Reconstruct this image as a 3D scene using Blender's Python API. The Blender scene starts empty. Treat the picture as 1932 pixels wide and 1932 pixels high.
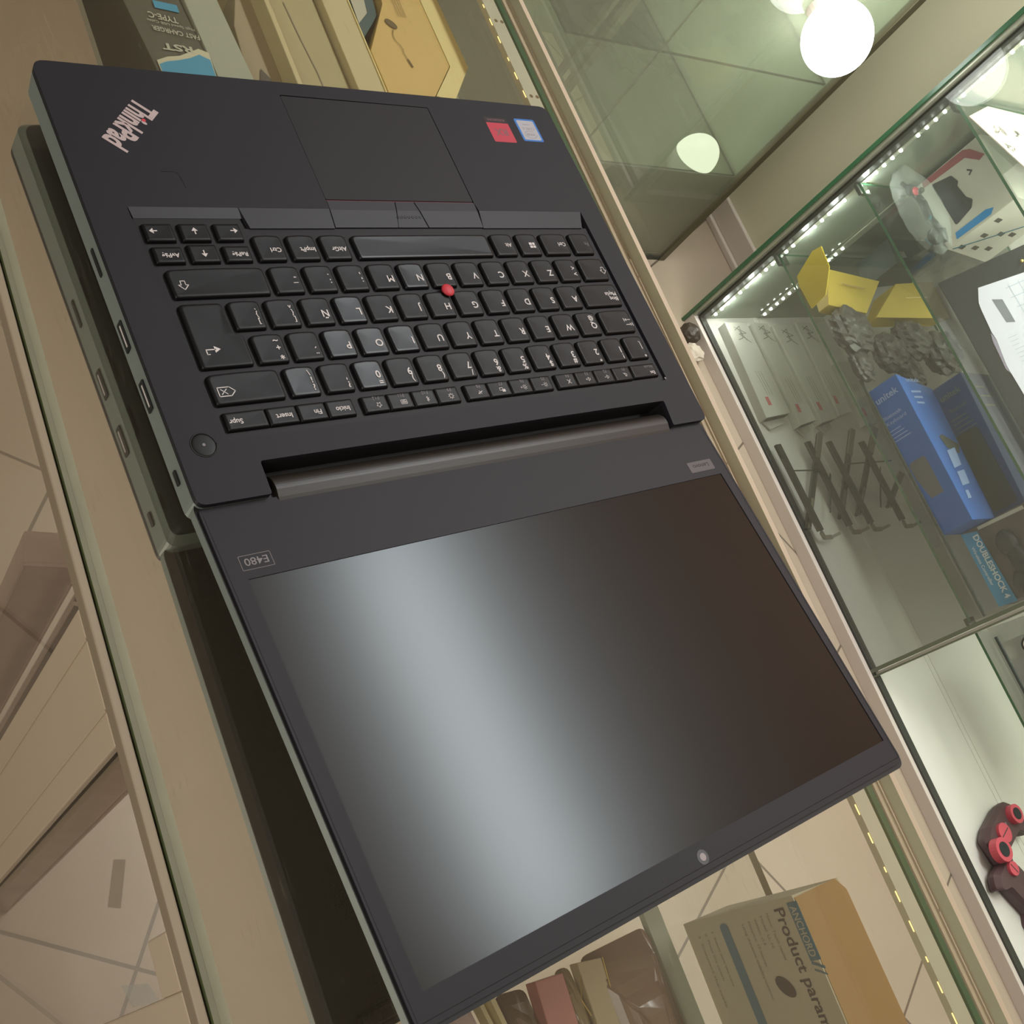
import bpy, bmesh, math, random
from mathutils import Vector, Matrix
random.seed(7)
C = bpy.context.scene.collection
SC = bpy.context.scene
D2 = math.radians

def S(r, g, b):
    f = lambda v: ((v/255+.055)/1.055)**2.4 if v/255 > .04045 else v/255/12.92
    return (f(r), f(g), f(b), 1)

# ---------------------------------------------------------------- camera, world, lights, exposure
PHI = D2(3.038)
e1 = Vector((.9986, -.053, 0)).normalized(); e2 = Vector((.053, .9986, 0)).normalized()
def L2W(v): v = Vector(v); return Vector((v.dot(e1), v.dot(e2), v.z))
cam_d = bpy.data.cameras.new('camera'); cam = bpy.data.objects.new('camera', cam_d); C.objects.link(cam)
cam_d.sensor_width = 36; cam_d.lens = 2072.158/1932*36; cam_d.clip_start = .01; cam_d.clip_end = 50
R = [(0.7579237, -0.40030873, 0.51507727), (-0.16382042, -0.88107582, -0.44369841), (0.63143847, 0.25190936, -0.73336698)]
rx, ry, rz = L2W(R[0]), -L2W(R[1]), -L2W(R[2])
loc = L2W((-190.16884, -410.7376, 403.06009))/1000 + Vector((0, 0, .95))
cam.matrix_world = Matrix(((rx.x, ry.x, rz.x, loc.x), (rx.y, ry.y, rz.y, loc.y), (rx.z, ry.z, rz.z, loc.z), (0, 0, 0, 1)))
SC.camera = cam
SC.view_settings.view_transform = 'Standard'; SC.view_settings.look = 'None'
SC.view_settings.gamma = 1; SC.view_settings.use_curve_mapping = False
SC.view_settings.exposure = 0.0
w = bpy.data.worlds.new('shop_air'); SC.world = w; w.use_nodes = True
w.node_tree.nodes['Background'].inputs[0].default_value = (.56, .51, .45, 1)
w.node_tree.nodes['Background'].inputs[1].default_value = .37
def area(name, a, b, z, sx, sy, power, color, rot=(0, 0, 0)):
    d = bpy.data.lights.new(name, 'AREA'); d.shape = 'RECTANGLE'; d.size = sx; d.size_y = sy; d.energy = power; d.color = color
    o = bpy.data.objects.new(name, d); C.objects.link(o); o.location = (a/1000, b/1000, (z+950)/1000); o.rotation_euler = rot
    return o
area('left_fill_light', -900, -700, 900, .7, 1.0, 11, (1, .94, .84), (0, D2(-50), 0))  # soft light added from the left; no fixture hangs there
area('aisle_ceiling_light', 1240, 430, 1640, .18, 1.5, 13, (.90, .96, 1))
area('showcase_fill_light', 1100, 60, 1500, .25, 1.1, 24, (1, .98, .93), (0, D2(-38), 0))  # added to brighten the wall showcase from the aisle side
area('showcase_light', 1800, 60, 60, .3, .9, 10, (.95, 1, .95))
for i in range(6):
    d = bpy.data.lights.new('strip_led_light', 'POINT'); d.energy = .15; d.color = (.94, 1, .95); d.shadow_soft_size = .0025
    o = bpy.data.objects.new('strip_led_light', d); C.objects.link(o); o.location = (1.662, .446, .95+(-860+i*78*1.0)/1000)
area('open_side_fill_light', 1800, -900, 60, .3, .9, 2.6, (1, .95, .97))  # added to brighten the open showcase compartment, no lamp of its own
area('corner_showcase_light', 1400, 820, -120, .5, .2, 5, (.92, 1, .9))

# ---------------------------------------------------------------- materials
def mat(name, col, rough=.5, metal=0, spec=.5, coat=0, emis=None, es=0, noise=0, nscale=40, bump=0, bscale=300, alpha=1, trans=0):
    m = bpy.data.materials.new(name); m.use_nodes = True; nt = m.node_tree; p = nt.nodes['Principled BSDF']
    p.inputs['Base Color'].default_value = col; p.inputs['Roughness'].default_value = rough; p.inputs['Metallic'].default_value = metal
    p.inputs['Specular IOR Level'].default_value = spec; p.inputs['Coat Weight'].default_value = coat; p.inputs['Coat Roughness'].default_value = .05
    p.inputs['Alpha'].default_value = alpha
    if emis: p.inputs['Emission Color'].default_value = emis; p.inputs['Emission Strength'].default_value = es
    if noise or bump:
        tc = nt.nodes.new('ShaderNodeTexCoord')
    if noise:
        n = nt.nodes.new('ShaderNodeTexNoise'); n.inputs['Scale'].default_value = nscale; n.inputs['Detail'].default_value = 5
        nt.links.new(tc.outputs['Object'], n.inputs['Vector'])
        mx = nt.nodes.new('ShaderNodeMixRGB'); mx.blend_type = 'MIX'
        mx.inputs[1].default_value = tuple(c*(1-noise) for c in col[:3])+(1,); mx.inputs[2].default_value = tuple(min(1, c*(1+noise)) for c in col[:3])+(1,)
        nt.links.new(n.outputs['Fac'], mx.inputs[0]); nt.links.new(mx.outputs[0], p.inputs['Base Color'])
    if bump:
        n2 = nt.nodes.new('ShaderNodeTexNoise'); n2.inputs['Scale'].default_value = bscale; n2.inputs['Detail'].default_value = 3
        nt.links.new(tc.outputs['Object'], n2.inputs['Vector'])
        b = nt.nodes.new('ShaderNodeBump'); b.inputs['Strength'].default_value = bump; b.inputs['Distance'].default_value = .002
        nt.links.new(n2.outputs['Fac'], b.inputs['Height']); nt.links.new(b.outputs[0], p.inputs['Normal'])
    return m
def glass(name, tint, refl=1.0, rough=.0, haze=0, hazecol=(.5, .5, .45, 1), scratches=False):
    m = bpy.data.materials.new(name); m.use_nodes = True; nt = m.node_tree; nt.nodes.clear()
    out = nt.nodes.new('ShaderNodeOutputMaterial'); t = nt.nodes.new('ShaderNodeBsdfTransparent'); t.inputs[0].default_value = tint
    g = nt.nodes.new('ShaderNodeBsdfGlossy'); g.inputs['Roughness'].default_value = rough
    lw = nt.nodes.new('ShaderNodeLayerWeight'); lw.inputs[0].default_value = .5
    pw = nt.nodes.new('ShaderNodeMath'); pw.operation = 'POWER'; pw.inputs[1].default_value = 5; nt.links.new(lw.outputs['Facing'], pw.inputs[0])
    mm = nt.nodes.new('ShaderNodeMath'); mm.operation = 'MULTIPLY_ADD'; mm.inputs[1].default_value = .9; mm.inputs[2].default_value = .045*refl; mm.use_clamp = True
    nt.links.new(pw.outputs[0], mm.inputs[0])
    mx = nt.nodes.new('ShaderNodeMixShader'); nt.links.new(mm.outputs[0], mx.inputs[0])
    src = t.outputs[0]
    if haze:
        d = nt.nodes.new('ShaderNodeBsdfDiffuse'); d.inputs[0].default_value = hazecol
        hz = nt.nodes.new('ShaderNodeMixShader'); hz.inputs[0].default_value = haze
        if scratches:
            tc = nt.nodes.new('ShaderNodeTexCoord'); mp = nt.nodes.new('ShaderNodeMapping'); mp.inputs['Scale'].default_value = (60, 6, 1); mp.inputs['Rotation'].default_value = (0, 0, .5)
            no = nt.nodes.new('ShaderNodeTexNoise'); no.inputs['Scale'].default_value = 5; no.inputs['Detail'].default_value = 8; no.inputs['Roughness'].default_value = .7
            cr = nt.nodes.new('ShaderNodeValToRGB'); cr.color_ramp.elements[0].position = .62; cr.color_ramp.elements[0].color = (haze,)*3+(1,)
            cr.color_ramp.elements[1].position = .8; cr.color_ramp.elements[1].color = (haze+.25,)*3+(1,)
            nt.links.new(tc.outputs['Object'], mp.inputs[0]); nt.links.new(mp.outputs[0], no.inputs['Vector']); nt.links.new(no.outputs['Fac'], cr.inputs[0]); nt.links.new(cr.outputs[0], hz.inputs[0])
        nt.links.new(src, hz.inputs[1]); nt.links.new(d.outputs[0], hz.inputs[2]); src = hz.outputs[0]
    nt.links.new(src, mx.inputs[1]); nt.links.new(g.outputs[0], mx.inputs[2]); nt.links.new(mx.outputs[0], out.inputs[0])
    return m
def emit(name, col, s):
    return mat(name, (0, 0, 0, 1), emis=col, es=s)
def plastic_film(name, col, alpha, rough=.15):
    m = mat(name, col, rough, spec=.5, bump=.6, bscale=25, noise=.25, nscale=35); m.node_tree.nodes['Principled BSDF'].inputs['Alpha'].default_value = alpha
    return m

def mirrorboard():
    m = mat('cream_mirror_board', S(186, 166, 136), .5, noise=.06, nscale=14); nt = m.node_tree; p = nt.nodes['Principled BSDF']; out = nt.nodes['Material Output']
    g = nt.nodes.new('ShaderNodeBsdfGlossy'); g.inputs['Color'].default_value = (1, .98, .95, 1); g.inputs['Roughness'].default_value = .03
    mx = nt.nodes.new('ShaderNodeMixShader'); mx.inputs[0].default_value = .97
    nt.links.new(p.outputs[0], mx.inputs[1]); nt.links.new(g.outputs[0], mx.inputs[2]); nt.links.new(mx.outputs[0], out.inputs[0]); return m
def mattescreen():
    m = bpy.data.materials.new('matte_screen'); m.use_nodes = True; nt = m.node_tree; nt.nodes.clear(); L = nt.links
    out = nt.nodes.new('ShaderNodeOutputMaterial'); d = nt.nodes.new('ShaderNodeBsdfDiffuse'); d.inputs[0].default_value = (.016, .0105, .0075, 1)  # brown diffuse tint stands in for the reflected brown wall
    g = nt.nodes.new('ShaderNodeBsdfGlossy'); g.inputs['Roughness'].default_value = .215; g.inputs['Color'].default_value = (.90, .97, 1, 1)
    lw = nt.nodes.new('ShaderNodeLayerWeight'); lw.inputs[0].default_value = .5
    pw = nt.nodes.new('ShaderNodeMath'); pw.operation = 'POWER'; pw.inputs[1].default_value = 5; L.new(lw.outputs['Facing'], pw.inputs[0])
    mm = nt.nodes.new('ShaderNodeMath'); mm.operation = 'MULTIPLY_ADD'; mm.inputs[1].default_value = .8; mm.inputs[2].default_value = .027; L.new(pw.outputs[0], mm.inputs[0])
    mx = nt.nodes.new('ShaderNodeMixShader'); L.new(mm.outputs[0], mx.inputs[0]); L.new(d.outputs[0], mx.inputs[1]); L.new(g.outputs[0], mx.inputs[2]); L.new(mx.outputs[0], out.inputs[0]); return m
M = dict(
 deck=mat('laptop_plastic', (.0125, .0118, .0165, 1), .58, spec=.28, noise=.05, nscale=900, bump=.05, bscale=4000),
 ramp=mat('deck_ramp_plastic', (.018, .017, .023, 1), .5, spec=.35),
 side=mat('laptop_lit_side', (.17, .20, .18, 1), .4),  # pale tone carries the light falling on the laptop's flank
 pad=mat('touchpad_surface', (.013, .012, .014, 1), .55, spec=.28),
 dark=mat('black_gap', (.004, .004, .004, 1), .6),
 tray=mat('keyboard_tray', (.011, .010, .012, 1), .55, spec=.3),
 key=mat('key_plastic', (.004, .004, .0045, 1), .42, spec=.24, bump=.03, bscale=2500),
 keyworn=mat('worn_key_plastic', (.005, .005, .006, 1), .32, spec=.28),
 legend=mat('legend_ink', S(200, 192, 190), .5),
 legenddim=mat('faded_legend_ink', S(98, 92, 94), .5),
 grey=mat('badge_grey', S(120, 114, 116), .5),
 silver=mat('logo_silver', S(190, 172, 172), .35, metal=.3),
 red=mat('red_rubber', S(190, 50, 62), .55),
 redline=mat('red_line', S(110, 25, 40), .5),
 hinge=mat('hinge_brown_reflection', (.016, .0125, .0095, 1), .42, metal=0, bump=.05, bscale=2500),  # brown tint stands in for brown surroundings reflected in the bar
 screen=mattescreen(),
 bezel=mat('bezel_plastic', (.0145, .013, .0175, 1), .55, spec=.3),
 lens=mat('camera_lens', S(150, 140, 140), .2),
 lensring=mat('lens_ring', (.012, .012, .014, 1), .3),
 stred=mat('sticker_red', S(176, 35, 58), .4), stblack=mat('sticker_black', (.012, .01, .012, 1), .3),
 stgrey=mat('sticker_print', S(120, 72, 78), .4), stblue=mat('sticker_blue', S(38, 110, 185), .35), stwhite=mat('sticker_silver', S(168, 166, 172), .35, metal=.2),
 cream=mat('cream_laminate', S(190, 172, 148), .42, noise=.04, nscale=8),
 creamglossy=mirrorboard(),
 alu=mat('aluminium_profile', S(176, 178, 160), .35, metal=.4, noise=.1, nscale=30),
 white=mat('white_laminate', S(214, 202, 192), .45, noise=.03, nscale=10),
 caseint=mat('showcase_white', S(224, 220, 212), .35, noise=.03, nscale=6, coat=.2),
 track=mat('dark_track', S(62, 62, 56), .4), 
 gedge=mat('glass_green_edge', S(52, 98, 68), .25, spec=.8), gedged=mat('glass_dark_edge', S(92, 100, 66), .25, spec=.8),
 glass=glass('shop_glass', (.97, .985, .96, 1), 1.0),
 topglass=glass('counter_top_glass', (.975, .975, .955, 1), 1.3, haze=.012, hazecol=S(190, 180, 160), scratches=True),
 frontglass=glass('brown_tinted_glass', (.94, .92, .88, 1), 1.0, haze=.06, hazecol=S(120, 108, 92)),
 caseglass=glass('showcase_door_glass', (.965, .98, .965, 1), .9, haze=.055, hazecol=S(205, 210, 198)),
 cornerglass=glass('green_corner_glass', (.90, .92, .86, 1), 1.3, haze=.34, hazecol=S(176, 178, 160), scratches=False),
 card=mat('brown_card', S(156, 126, 78), .7, noise=.06, nscale=20),
 paper=mat('paper_print', S(176, 168, 142), .55, noise=.03, nscale=30),
 inkblue=mat('print_blue', S(92, 116, 122), .5), ink=mat('print_ink', S(84, 76, 66), .6), inksoft=mat('print_soft', S(140, 132, 112), .6),
 charger=mat('charger_box_card', S(84, 84, 70), .45, noise=.06, nscale=30), chtext=mat('charger_text', S(182, 182, 160), .5), cyan=mat('cyan_card', S(70, 150, 182), .4), torn=mat('torn_paper', S(196, 192, 162), .8),
 palegreen=mat('pale_green_card', S(160, 165, 145), .6), beige=mat('beige_card', S(160, 146, 115), .6, noise=.05, nscale=15), beige2=mat('cream_card', S(196, 184, 140), .6), tealdark=mat('dark_teal_card', S(70, 92, 90), .5), ecru=mat('white_blue_card', S(185, 182, 160), .5),
 ybox=mat('golden_card', S(205, 175, 105), .55, noise=.03, nscale=10), yside=mat('golden_card_side', S(222, 206, 142), .5), brownink=mat('brown_ink', S(104, 88, 52), .6),
 yellow=mat('yellow_card', S(205, 178, 40), .5, noise=.05, nscale=12), yellow2=mat('ochre_card', S(186, 160, 62), .5, noise=.06, nscale=14),
 blue=mat('blue_card', S(34, 96, 182), .42, noise=.18, nscale=9), blue2=mat('deep_blue_card', S(38, 80, 140), .42, noise=.18, nscale=9), bltext=mat('pale_blue_ink', S(150, 175, 225), .5), window=mat('grey_window', S(96, 96, 104), .35), darkwin=mat('dark_window', S(62, 70, 66), .35),
 stand=mat('stand_black', S(66, 66, 58), .4, metal=.2), standlight=mat('stand_silicone', S(122, 116, 102), .5),
 wbox=mat('white_box', S(198, 196, 184), .5, noise=.02, nscale=9), tag=mat('red_tag', S(196, 106, 104), .5), gink=mat('grey_ink', S(120, 120, 112), .6),
 bag=plastic_film('smoky_bag', S(82, 78, 74), .88, .34), clear=plastic_film('clear_bag', S(196, 202, 194), .22, .35),
 wrap=plastic_film('pink_film', S(214, 190, 186), .80, .10), wrapdark=plastic_film('grey_film', S(60, 58, 80), .95, .2), brownbag=plastic_film('brown_film', S(122, 102, 82), .88, .12),
 pink=mat('pink_card', S(164, 108, 98), .5, noise=.08, nscale=30), gold=mat('gold_trim', S(232, 205, 120), .25, metal=.8),
 pad_black=mat('gamepad_black', S(40, 42, 46), .4), padmaroon=mat('gamepad_maroon', S(88, 66, 68), .5), padred=mat('gamepad_red', S(205, 84, 98), .45), brightred=mat('thumbstick_red', S(230, 60, 85), .4), sky=mat('sky_blue_ink', S(14, 130, 196), .45), bandred=mat('red_band_ink', S(150, 62, 74), .5),
 wprint=mat('white_print_box', S(200, 194, 180), .45), dsblue=mat('doubleshock_blue', S(58, 150, 200), .4), dsphoto=mat('dark_photo', S(92, 84, 82), .3, noise=.35, nscale=35), bright=mat('white_ink', S(225, 235, 240), .5),
 leaflet=mat('leaflet_paper', S(196, 180, 170), .6), panel=mat('black_panel', (.006, .006, .0065, 1), .5, spec=.25, noise=.1, nscale=20), sheet=mat('price_sheet', S(186, 182, 194), .6), sheetink=mat('sheet_ink', S(150, 160, 176), .6), mauve=mat('mauve_sheet', S(120, 110, 126), .6), tealink=mat('teal_ink', S(40, 104, 120), .5),
 navy=mat('navy_plastic', S(52, 76, 140), .4), crump=mat('crumpled_tissue', S(205, 190, 172), .7, noise=.2, nscale=60), crumpd=mat('dark_brown_wrap', S(70, 58, 48), .5),
 led=emit('cool_led', (.95, 1, .92, 1), 14), ledwarm=emit('warm_led', (1, .66, .22, 1), 3.0), lamp=emit('lamp_reflection_glow', (.96, 1, .93, 1), 7), lamp2=emit('dim_reflection_glow', (.92, 1, .80, 1), 2.6), tube=emit('tube_glow', (.88, .95, 1, 1), 9.0),  # the white and dim glows stand in for reflected lamps
 ceil=mat('ceiling_paint', S(238, 233, 224), .8), brown=mat('brown_wood', (.42, .22, .12, 1), .5, noise=.2, nscale=5),
)
# ---------------------------------------------------------------- helpers
def W(a, b, z): return Vector((a/1000, b/1000, (z+950)/1000))
def LP(u, v, h=0): return Vector((u/1000, -v/1000, h/1000))
TL = .082; NL = Vector((0, TL, 1)).normalized()
def LID(u, v, h=0): return Vector((u, -v, -3.2+(v-242)*TL))/1000 + NL*(h/1000)
def finish(bm, name, m, parent=None, origin=None, smooth=False, mats=None):
    me = bpy.data.meshes.new(name)
    bmesh.ops.recalc_face_normals(bm, faces=bm.faces)
    o0 = origin
    if parent is not None and origin is None and parent.get('_o') is not None: o0 = Vector(parent['_o'])
    if o0 is None and parent is None:
        xs = [v.co for v in bm.verts]
        o0 = Vector(((min(c.x for c in xs)+max(c.x for c in xs))/2, (min(c.y for c in xs)+max(c.y for c in xs))/2, min(c.z for c in xs)))
    if o0 is None: o0 = Vector((0, 0, 0))
    for v in bm.verts: v.co -= o0
    bm.to_mesh(me); bm.free()
    for mm in (mats or [m]): me.materials.append(mm)
    if smooth:
        for p in me.polygons: p.use_smooth = True
    o = bpy.data.objects.new(name, me); C.objects.link(o)
    if parent is not None: o.parent = parent; o['_o'] = parent.get('_o', (0, 0, 0))
    else: o.location = o0; o['_o'] = tuple(o0)
    return o
def tag(o, label=None, cat=None, group=None, kind=None):
    if label: o['label'] = label
    if cat: o['category'] = cat
    if group: o['group'] = group
    if kind: o['kind'] = kind
    return o
def thing(name, origin, label, cat, group=None, rotz=0, local=False):
    o = bpy.data.objects.new(name, None); C.objects.link(o); o.location = origin; o.rotation_euler = (0, 0, rotz); o.empty_display_size = .02
    o['_o'] = (0, 0, 0) if local else tuple(origin)
    return tag(o, label, cat, group)
def poly(bm, pts, mi=0):
    f = bm.faces.new([bm.verts.new(p) for p in pts]); f.material_index = mi; return f
def hexa(bm, lo, hi, bevel=0, side=None):
    """lo, hi: matching lists of corner points (bottom loop, top loop)"""
    a = [bm.verts.new(p) for p in lo]; b = [bm.verts.new(p) for p in hi]; n = len(a); fs = []
    fs.append(bm.faces.new(a)); fs.append(bm.faces.new(b))
    for i in range(n):
        f = bm.faces.new((a[i], a[(i+1) % n], b[(i+1) % n], b[i])); fs.append(f)
    if side is not None:
        big = sorted(fs, key=lambda f: -f.calc_area())[:2]
        for f in fs:
            if f not in big: f.material_index = side
    if bevel:
        es = set(e for f in fs for e in f.edges)
        bmesh.ops.bevel(bm, geom=list(es), offset=bevel/1000, segments=2, affect='EDGES', profile=.5)
def bx(bm, a0, a1, b0, b1, z0, z1, f=W, bevel=0, side=None):
    q = [(a0, b0), (a1, b0), (a1, b1), (a0, b1)]
    hexa(bm, [f(x, y, z0) for x, y in q], [f(x, y, z1) for x, y in q], bevel, side)
def bar(bm, p, q, wid, thick, up=Vector((0, 0, 1))):
    p = Vector(p); q = Vector(q); d = (q-p).normalized(); s = d.cross(up).normalized()*wid/2000; u = s.cross(d).normalized()*thick/2000
    hexa(bm, [p+s+u, p-s+u, p-s-u, p+s-u], [q+s+u, q-s+u, q-s-u, q+s-u])
def tube(bm, pts, r, n=8):
    pts = [Vector(p) for p in pts]; rings = []
    for i, p in enumerate(pts):
        d = (pts[min(i+1, len(pts)-1)]-pts[max(i-1, 0)]).normalized(); ax = d.orthogonal().normalized(); ay = d.cross(ax)
        if rings:
            pr = rings[-1][0].co - pts[i-1]; ax = (pr - d*pr.dot(d)).normalized(); ay = d.cross(ax)
        rings.append([bm.verts.new(p+(ax*math.cos(t)+ay*math.sin(t))*r/1000) for t in [2*math.pi*k/n for k in range(n)]])
    for a, b in zip(rings, rings[1:]):
        for k in range(n): bm.faces.new((a[k], a[(k+1) % n], b[(k+1) % n], b[k]))
    bm.faces.new(rings[0]); bm.faces.new(rings[-1])
def disc(bm, c, nrm, r, h=0, n=24, rx=1):
    c = Vector(c); nrm = Vector(nrm).normalized(); ax = nrm.orthogonal().normalized(); ay = nrm.cross(ax)
    P = [c+(ax*math.cos(2*math.pi*k/n)*rx+ay*math.sin(2*math.pi*k/n))*r/1000 for k in range(n)]
    if h: hexa(bm, P, [p+nrm*h/1000 for p in P])
    else: poly(bm, P)
def ball(bm, c, r, sc=(1, 1, 1), sub=3, jitter=0, rot=None):
    g = bmesh.ops.create_icosphere(bm, subdivisions=sub, radius=r/1000)
    rm = rot or Matrix.Identity(3)
    ph = [random.uniform(0, 6) for _ in range(6)]
    for v in g['verts']:
        k = 1
        if jitter:
            d = v.co.normalized()
            k += jitter*(math.sin(d.x*7+ph[0])*math.sin(d.y*6+ph[1])+.7*math.sin(d.z*11+ph[2]+d.x*5)+.5*math.sin(d.y*17+ph[3]+d.z*9)+.6*random.uniform(-.5, .5))
        co = v.co*k; v.co = rm@Vector((co.x*sc[0], co.y*sc[1], co.z*sc[2]))+Vector(c)
def rounded(pts, r, n=5):
    out = []; m = len(pts)
    if not isinstance(r, (list, tuple)): r = [r]*m
    for i in range(m):
        p = Vector(pts[i]); a = Vector(pts[i-1])-p; b = Vector(pts[(i+1) % m])-p
        rr = r[i]
        if rr <= 0: out.append(tuple(p)); continue
        ang = a.angle(b); t = min(rr/math.tan(ang/2), a.length*.49, b.length*.49)
        p0 = p+a.normalized()*t; p1 = p+b.normalized()*t
        for k in range(n+1):
            s = k/n; q = (1-s)**2*p0+2*s*(1-s)*p+s*s*p1; out.append((q.x, q.y))
    return out
def plate(bm, outer, z0, z1, f, holes=(), caps=(True, True)):
    """prism with holes; outline points in plane coordinates, mapped by f(x, y, z)"""
    loops = [outer]+list(holes); bot = []; top = []
    for z, store in ((z0, bot), (z1, top)):
        es = []
        for lp in loops:
            vs = [bm.verts.new(f(x, y, z)) for x, y in lp]; store.append(vs)
            es += [bm.edges.new((vs[i], vs[(i+1) % len(vs)])) for i in range(len(vs))]
        if caps[0] if z == z0 else caps[1]:
            bmesh.ops.triangle_fill(bm, edges=es, use_beauty=True, use_dissolve=False)
    for a, b in zip(bot, top):
        n = len(a)
        for i in range(n): bm.faces.new((a[i], a[(i+1) % n], b[(i+1) % n], b[i]))
_tc = {}
def glyphs(s, bold=0):
    k = (s, bold)
    if k in _tc: return _tc[k]
    cu = bpy.data.curves.new('t', 'FONT'); cu.body = s; cu.size = 1; cu.offset = bold; cu.resolution_u = 3
    o = bpy.data.objects.new('t', cu); C.objects.link(o)
    dg = bpy.context.evaluated_depsgraph_get(); me = bpy.data.meshes.new_from_object(o.evaluated_get(dg))
    vs = [(v.co.x, v.co.y) for v in me.vertices]; fs = [tuple(p.vertices) for p in me.polygons]
    bpy.data.objects.remove(o); bpy.data.curves.remove(cu); bpy.data.meshes.remove(me)
    _tc[k] = (vs, fs); return _tc[k]
def text(bm, s, org, xd, yd, h, width=None, bold=0, align='L', lift=None, mi=0, squeeze=1):
    """lettering: cap height h mm from point org (m); xd reading direction, yd letter-up direction"""
    vs, fs = glyphs(s, bold)
    if not vs: return
    x0 = min(v[0] for v in vs); x1 = max(v[0] for v in vs)
    ky = h/.70/1000; kx = ky*squeeze
    if width: kx = width/1000/max(x1-x0, 1e-6)
    off = {'L': 0, 'C': .5, 'R': 1}[align]*(x1-x0)
    org = Vector(org); xd = Vector(xd).normalized(); yd = Vector(yd).normalized()
    V = [bm.verts.new(org+xd*((v[0]-x0-off)*kx)+yd*(v[1]*ky)+(lift or Vector((0, 0, 0)))) for v in vs]
    for f in fs:
        try: bm.faces.new([V[i] for i in f]).material_index = mi
        except ValueError: pass
def stroke(bm, pts, wid, f, z=0, mi=0):
    """flat lines of a drawing, pts in plane coordinates"""
    for p, q in zip(pts, pts[1:]):
        p = Vector(p); q = Vector(q); d = (q-p).normalized(); s = Vector((-d.y, d.x))*wid/2; e = d*wid*.35
        poly(bm, [f(*(p+s-e), z), f(*(p-s-e), z), f(*(q-s+e), z), f(*(q+s+e), z)], mi)
def rect(bm, x0, x1, y0, y1, f, z=0, mi=0):
    poly(bm, [f(x0, y0, z), f(x1, y0, z), f(x1, y1, z), f(x0, y1, z)], mi)
N = bmesh.new

# ---------------------------------------------------------------- setting
def floor_mat():
    m = mat('floor_tiles', S(196, 180, 158), .35, coat=.25); nt = m.node_tree; p = nt.nodes['Principled BSDF']
    geo = nt.nodes.new('ShaderNodeNewGeometry'); L = nt.links
    def joints(ang, du, dv, ou, ov):
        mp = nt.nodes.new('ShaderNodeMapping'); mp.vector_type = 'POINT'; mp.inputs['Rotation'].default_value = (0, 0, -ang)
        L.new(geo.outputs['Position'], mp.inputs[0]); sx = nt.nodes.new('ShaderNodeSeparateXYZ'); L.new(mp.outputs[0], sx.inputs[0]); res = []
        for ax, d, o in (('X', du, ou), ('Y', dv, ov)):
            s = nt.nodes.new('ShaderNodeMath'); s.operation = 'ADD'; s.inputs[1].default_value = -o+100*d; L.new(sx.outputs[ax], s.inputs[0])
            q = nt.nodes.new('ShaderNodeMath'); q.operation = 'PINGPONG'; q.inputs[1].default_value = d/2; L.new(s.outputs[0], q.inputs[0])
            lt = nt.nodes.new('ShaderNodeMath'); lt.operation = 'LESS_THAN'; lt.inputs[1].default_value = .0022; L.new(q.outputs[0], lt.inputs[0]); res.append(lt)
        mx = nt.nodes.new('ShaderNodeMath'); mx.operation = 'MAXIMUM'; L.new(res[0].outputs[0], mx.inputs[0]); L.new(res[1].outputs[0], mx.inputs[1]); return mx
    j1 = joints(D2(-34.4), .305, .549, .076, -.191); j2 = joints(D2(28), .62, .40, .775, -1.0+0)
    sx = nt.nodes.new('ShaderNodeSeparateXYZ'); L.new(geo.outputs['Position'], sx.inputs[0])
    g = nt.nodes.new('ShaderNodeMath'); g.operation = 'GREATER_THAN'; g.inputs[1].default_value = .6; L.new(sx.outputs['X'], g.inputs[0])
    sel = nt.nodes.new('ShaderNodeMix'); L.new(g.outputs[0], sel.inputs[0]); L.new(j1.outputs[0], sel.inputs[2]); L.new(j2.outputs[0], sel.inputs[3])
    n = nt.nodes.new('ShaderNodeTexNoise'); n.inputs['Scale'].default_value = 4; n.inputs['Detail'].default_value = 6; L.new(geo.outputs['Position'], n.inputs['Vector'])
    mx = nt.nodes.new('ShaderNodeMixRGB'); mx.inputs[1].default_value = S(172, 155, 135); mx.inputs[2].default_value = S(194, 178, 158); L.new(n.outputs['Fac'], mx.inputs[0])
    m2 = nt.nodes.new('ShaderNodeMixRGB'); m2.inputs[2].default_value = S(112, 100, 86); L.new(sel.outputs[0], m2.inputs[0]); L.new(mx.outputs[0], m2.inputs[1]); L.new(m2.outputs[0], p.inputs['Base Color'])
    return m
def struct(name, bm, m): o = finish(bm, name, m); o['kind'] = 'structure'; return o
bm = N(); bx(bm, -2500, 2300, -2200, 2400, -1000, -950); struct('floor', bm, floor_mat())
bm = N(); bx(bm, -600, 2300, -2200, 2400, 1700, 1740); struct('ceiling', bm, M['ceil'])
bm = N(); bx(bm, 2120, 2200, -2200, 2400, -950, 1700); struct('wall_right', bm, M['brown'])
bm = N(); bx(bm, -600, 2120, 2300, 2380, -950, 1700); struct('wall_back', bm, M['cream'])
# cream wall panel between the corner showcase and the wall showcase, with its skirting
bm = N(); bx(bm, 1880, 1910, 520, 2300, -950, 150); struct('wall_side', bm, mat('wall_side_paint', S(216, 210, 182), .6, noise=.03, nscale=6))
bm = N(); bx(bm, 1858, 1880, 520, 2300, -950, -935, bevel=2); bx(bm, 1868, 1880, 520, 2300, -935, -880, bevel=2); struct('baseboard_side', bm, M['white'])
# strip lamp over the aisle
lt = thing('strip_lamp', W(1240, 300, 1700), 'long white tube lamp on the ceiling over the aisle', 'ceiling lamp')
bm = N(); bx(bm, 1120, 1360, -340, 1200, 1665, 1700); finish(bm, 'housing', M['white'], lt)
bm = N()
for k in range(8): bx(bm, 1140, 1340, -330+k*190, -330+k*190+190, 1655, 1665)
finish(bm, 'diffuser', M['tube'], lt)

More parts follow.
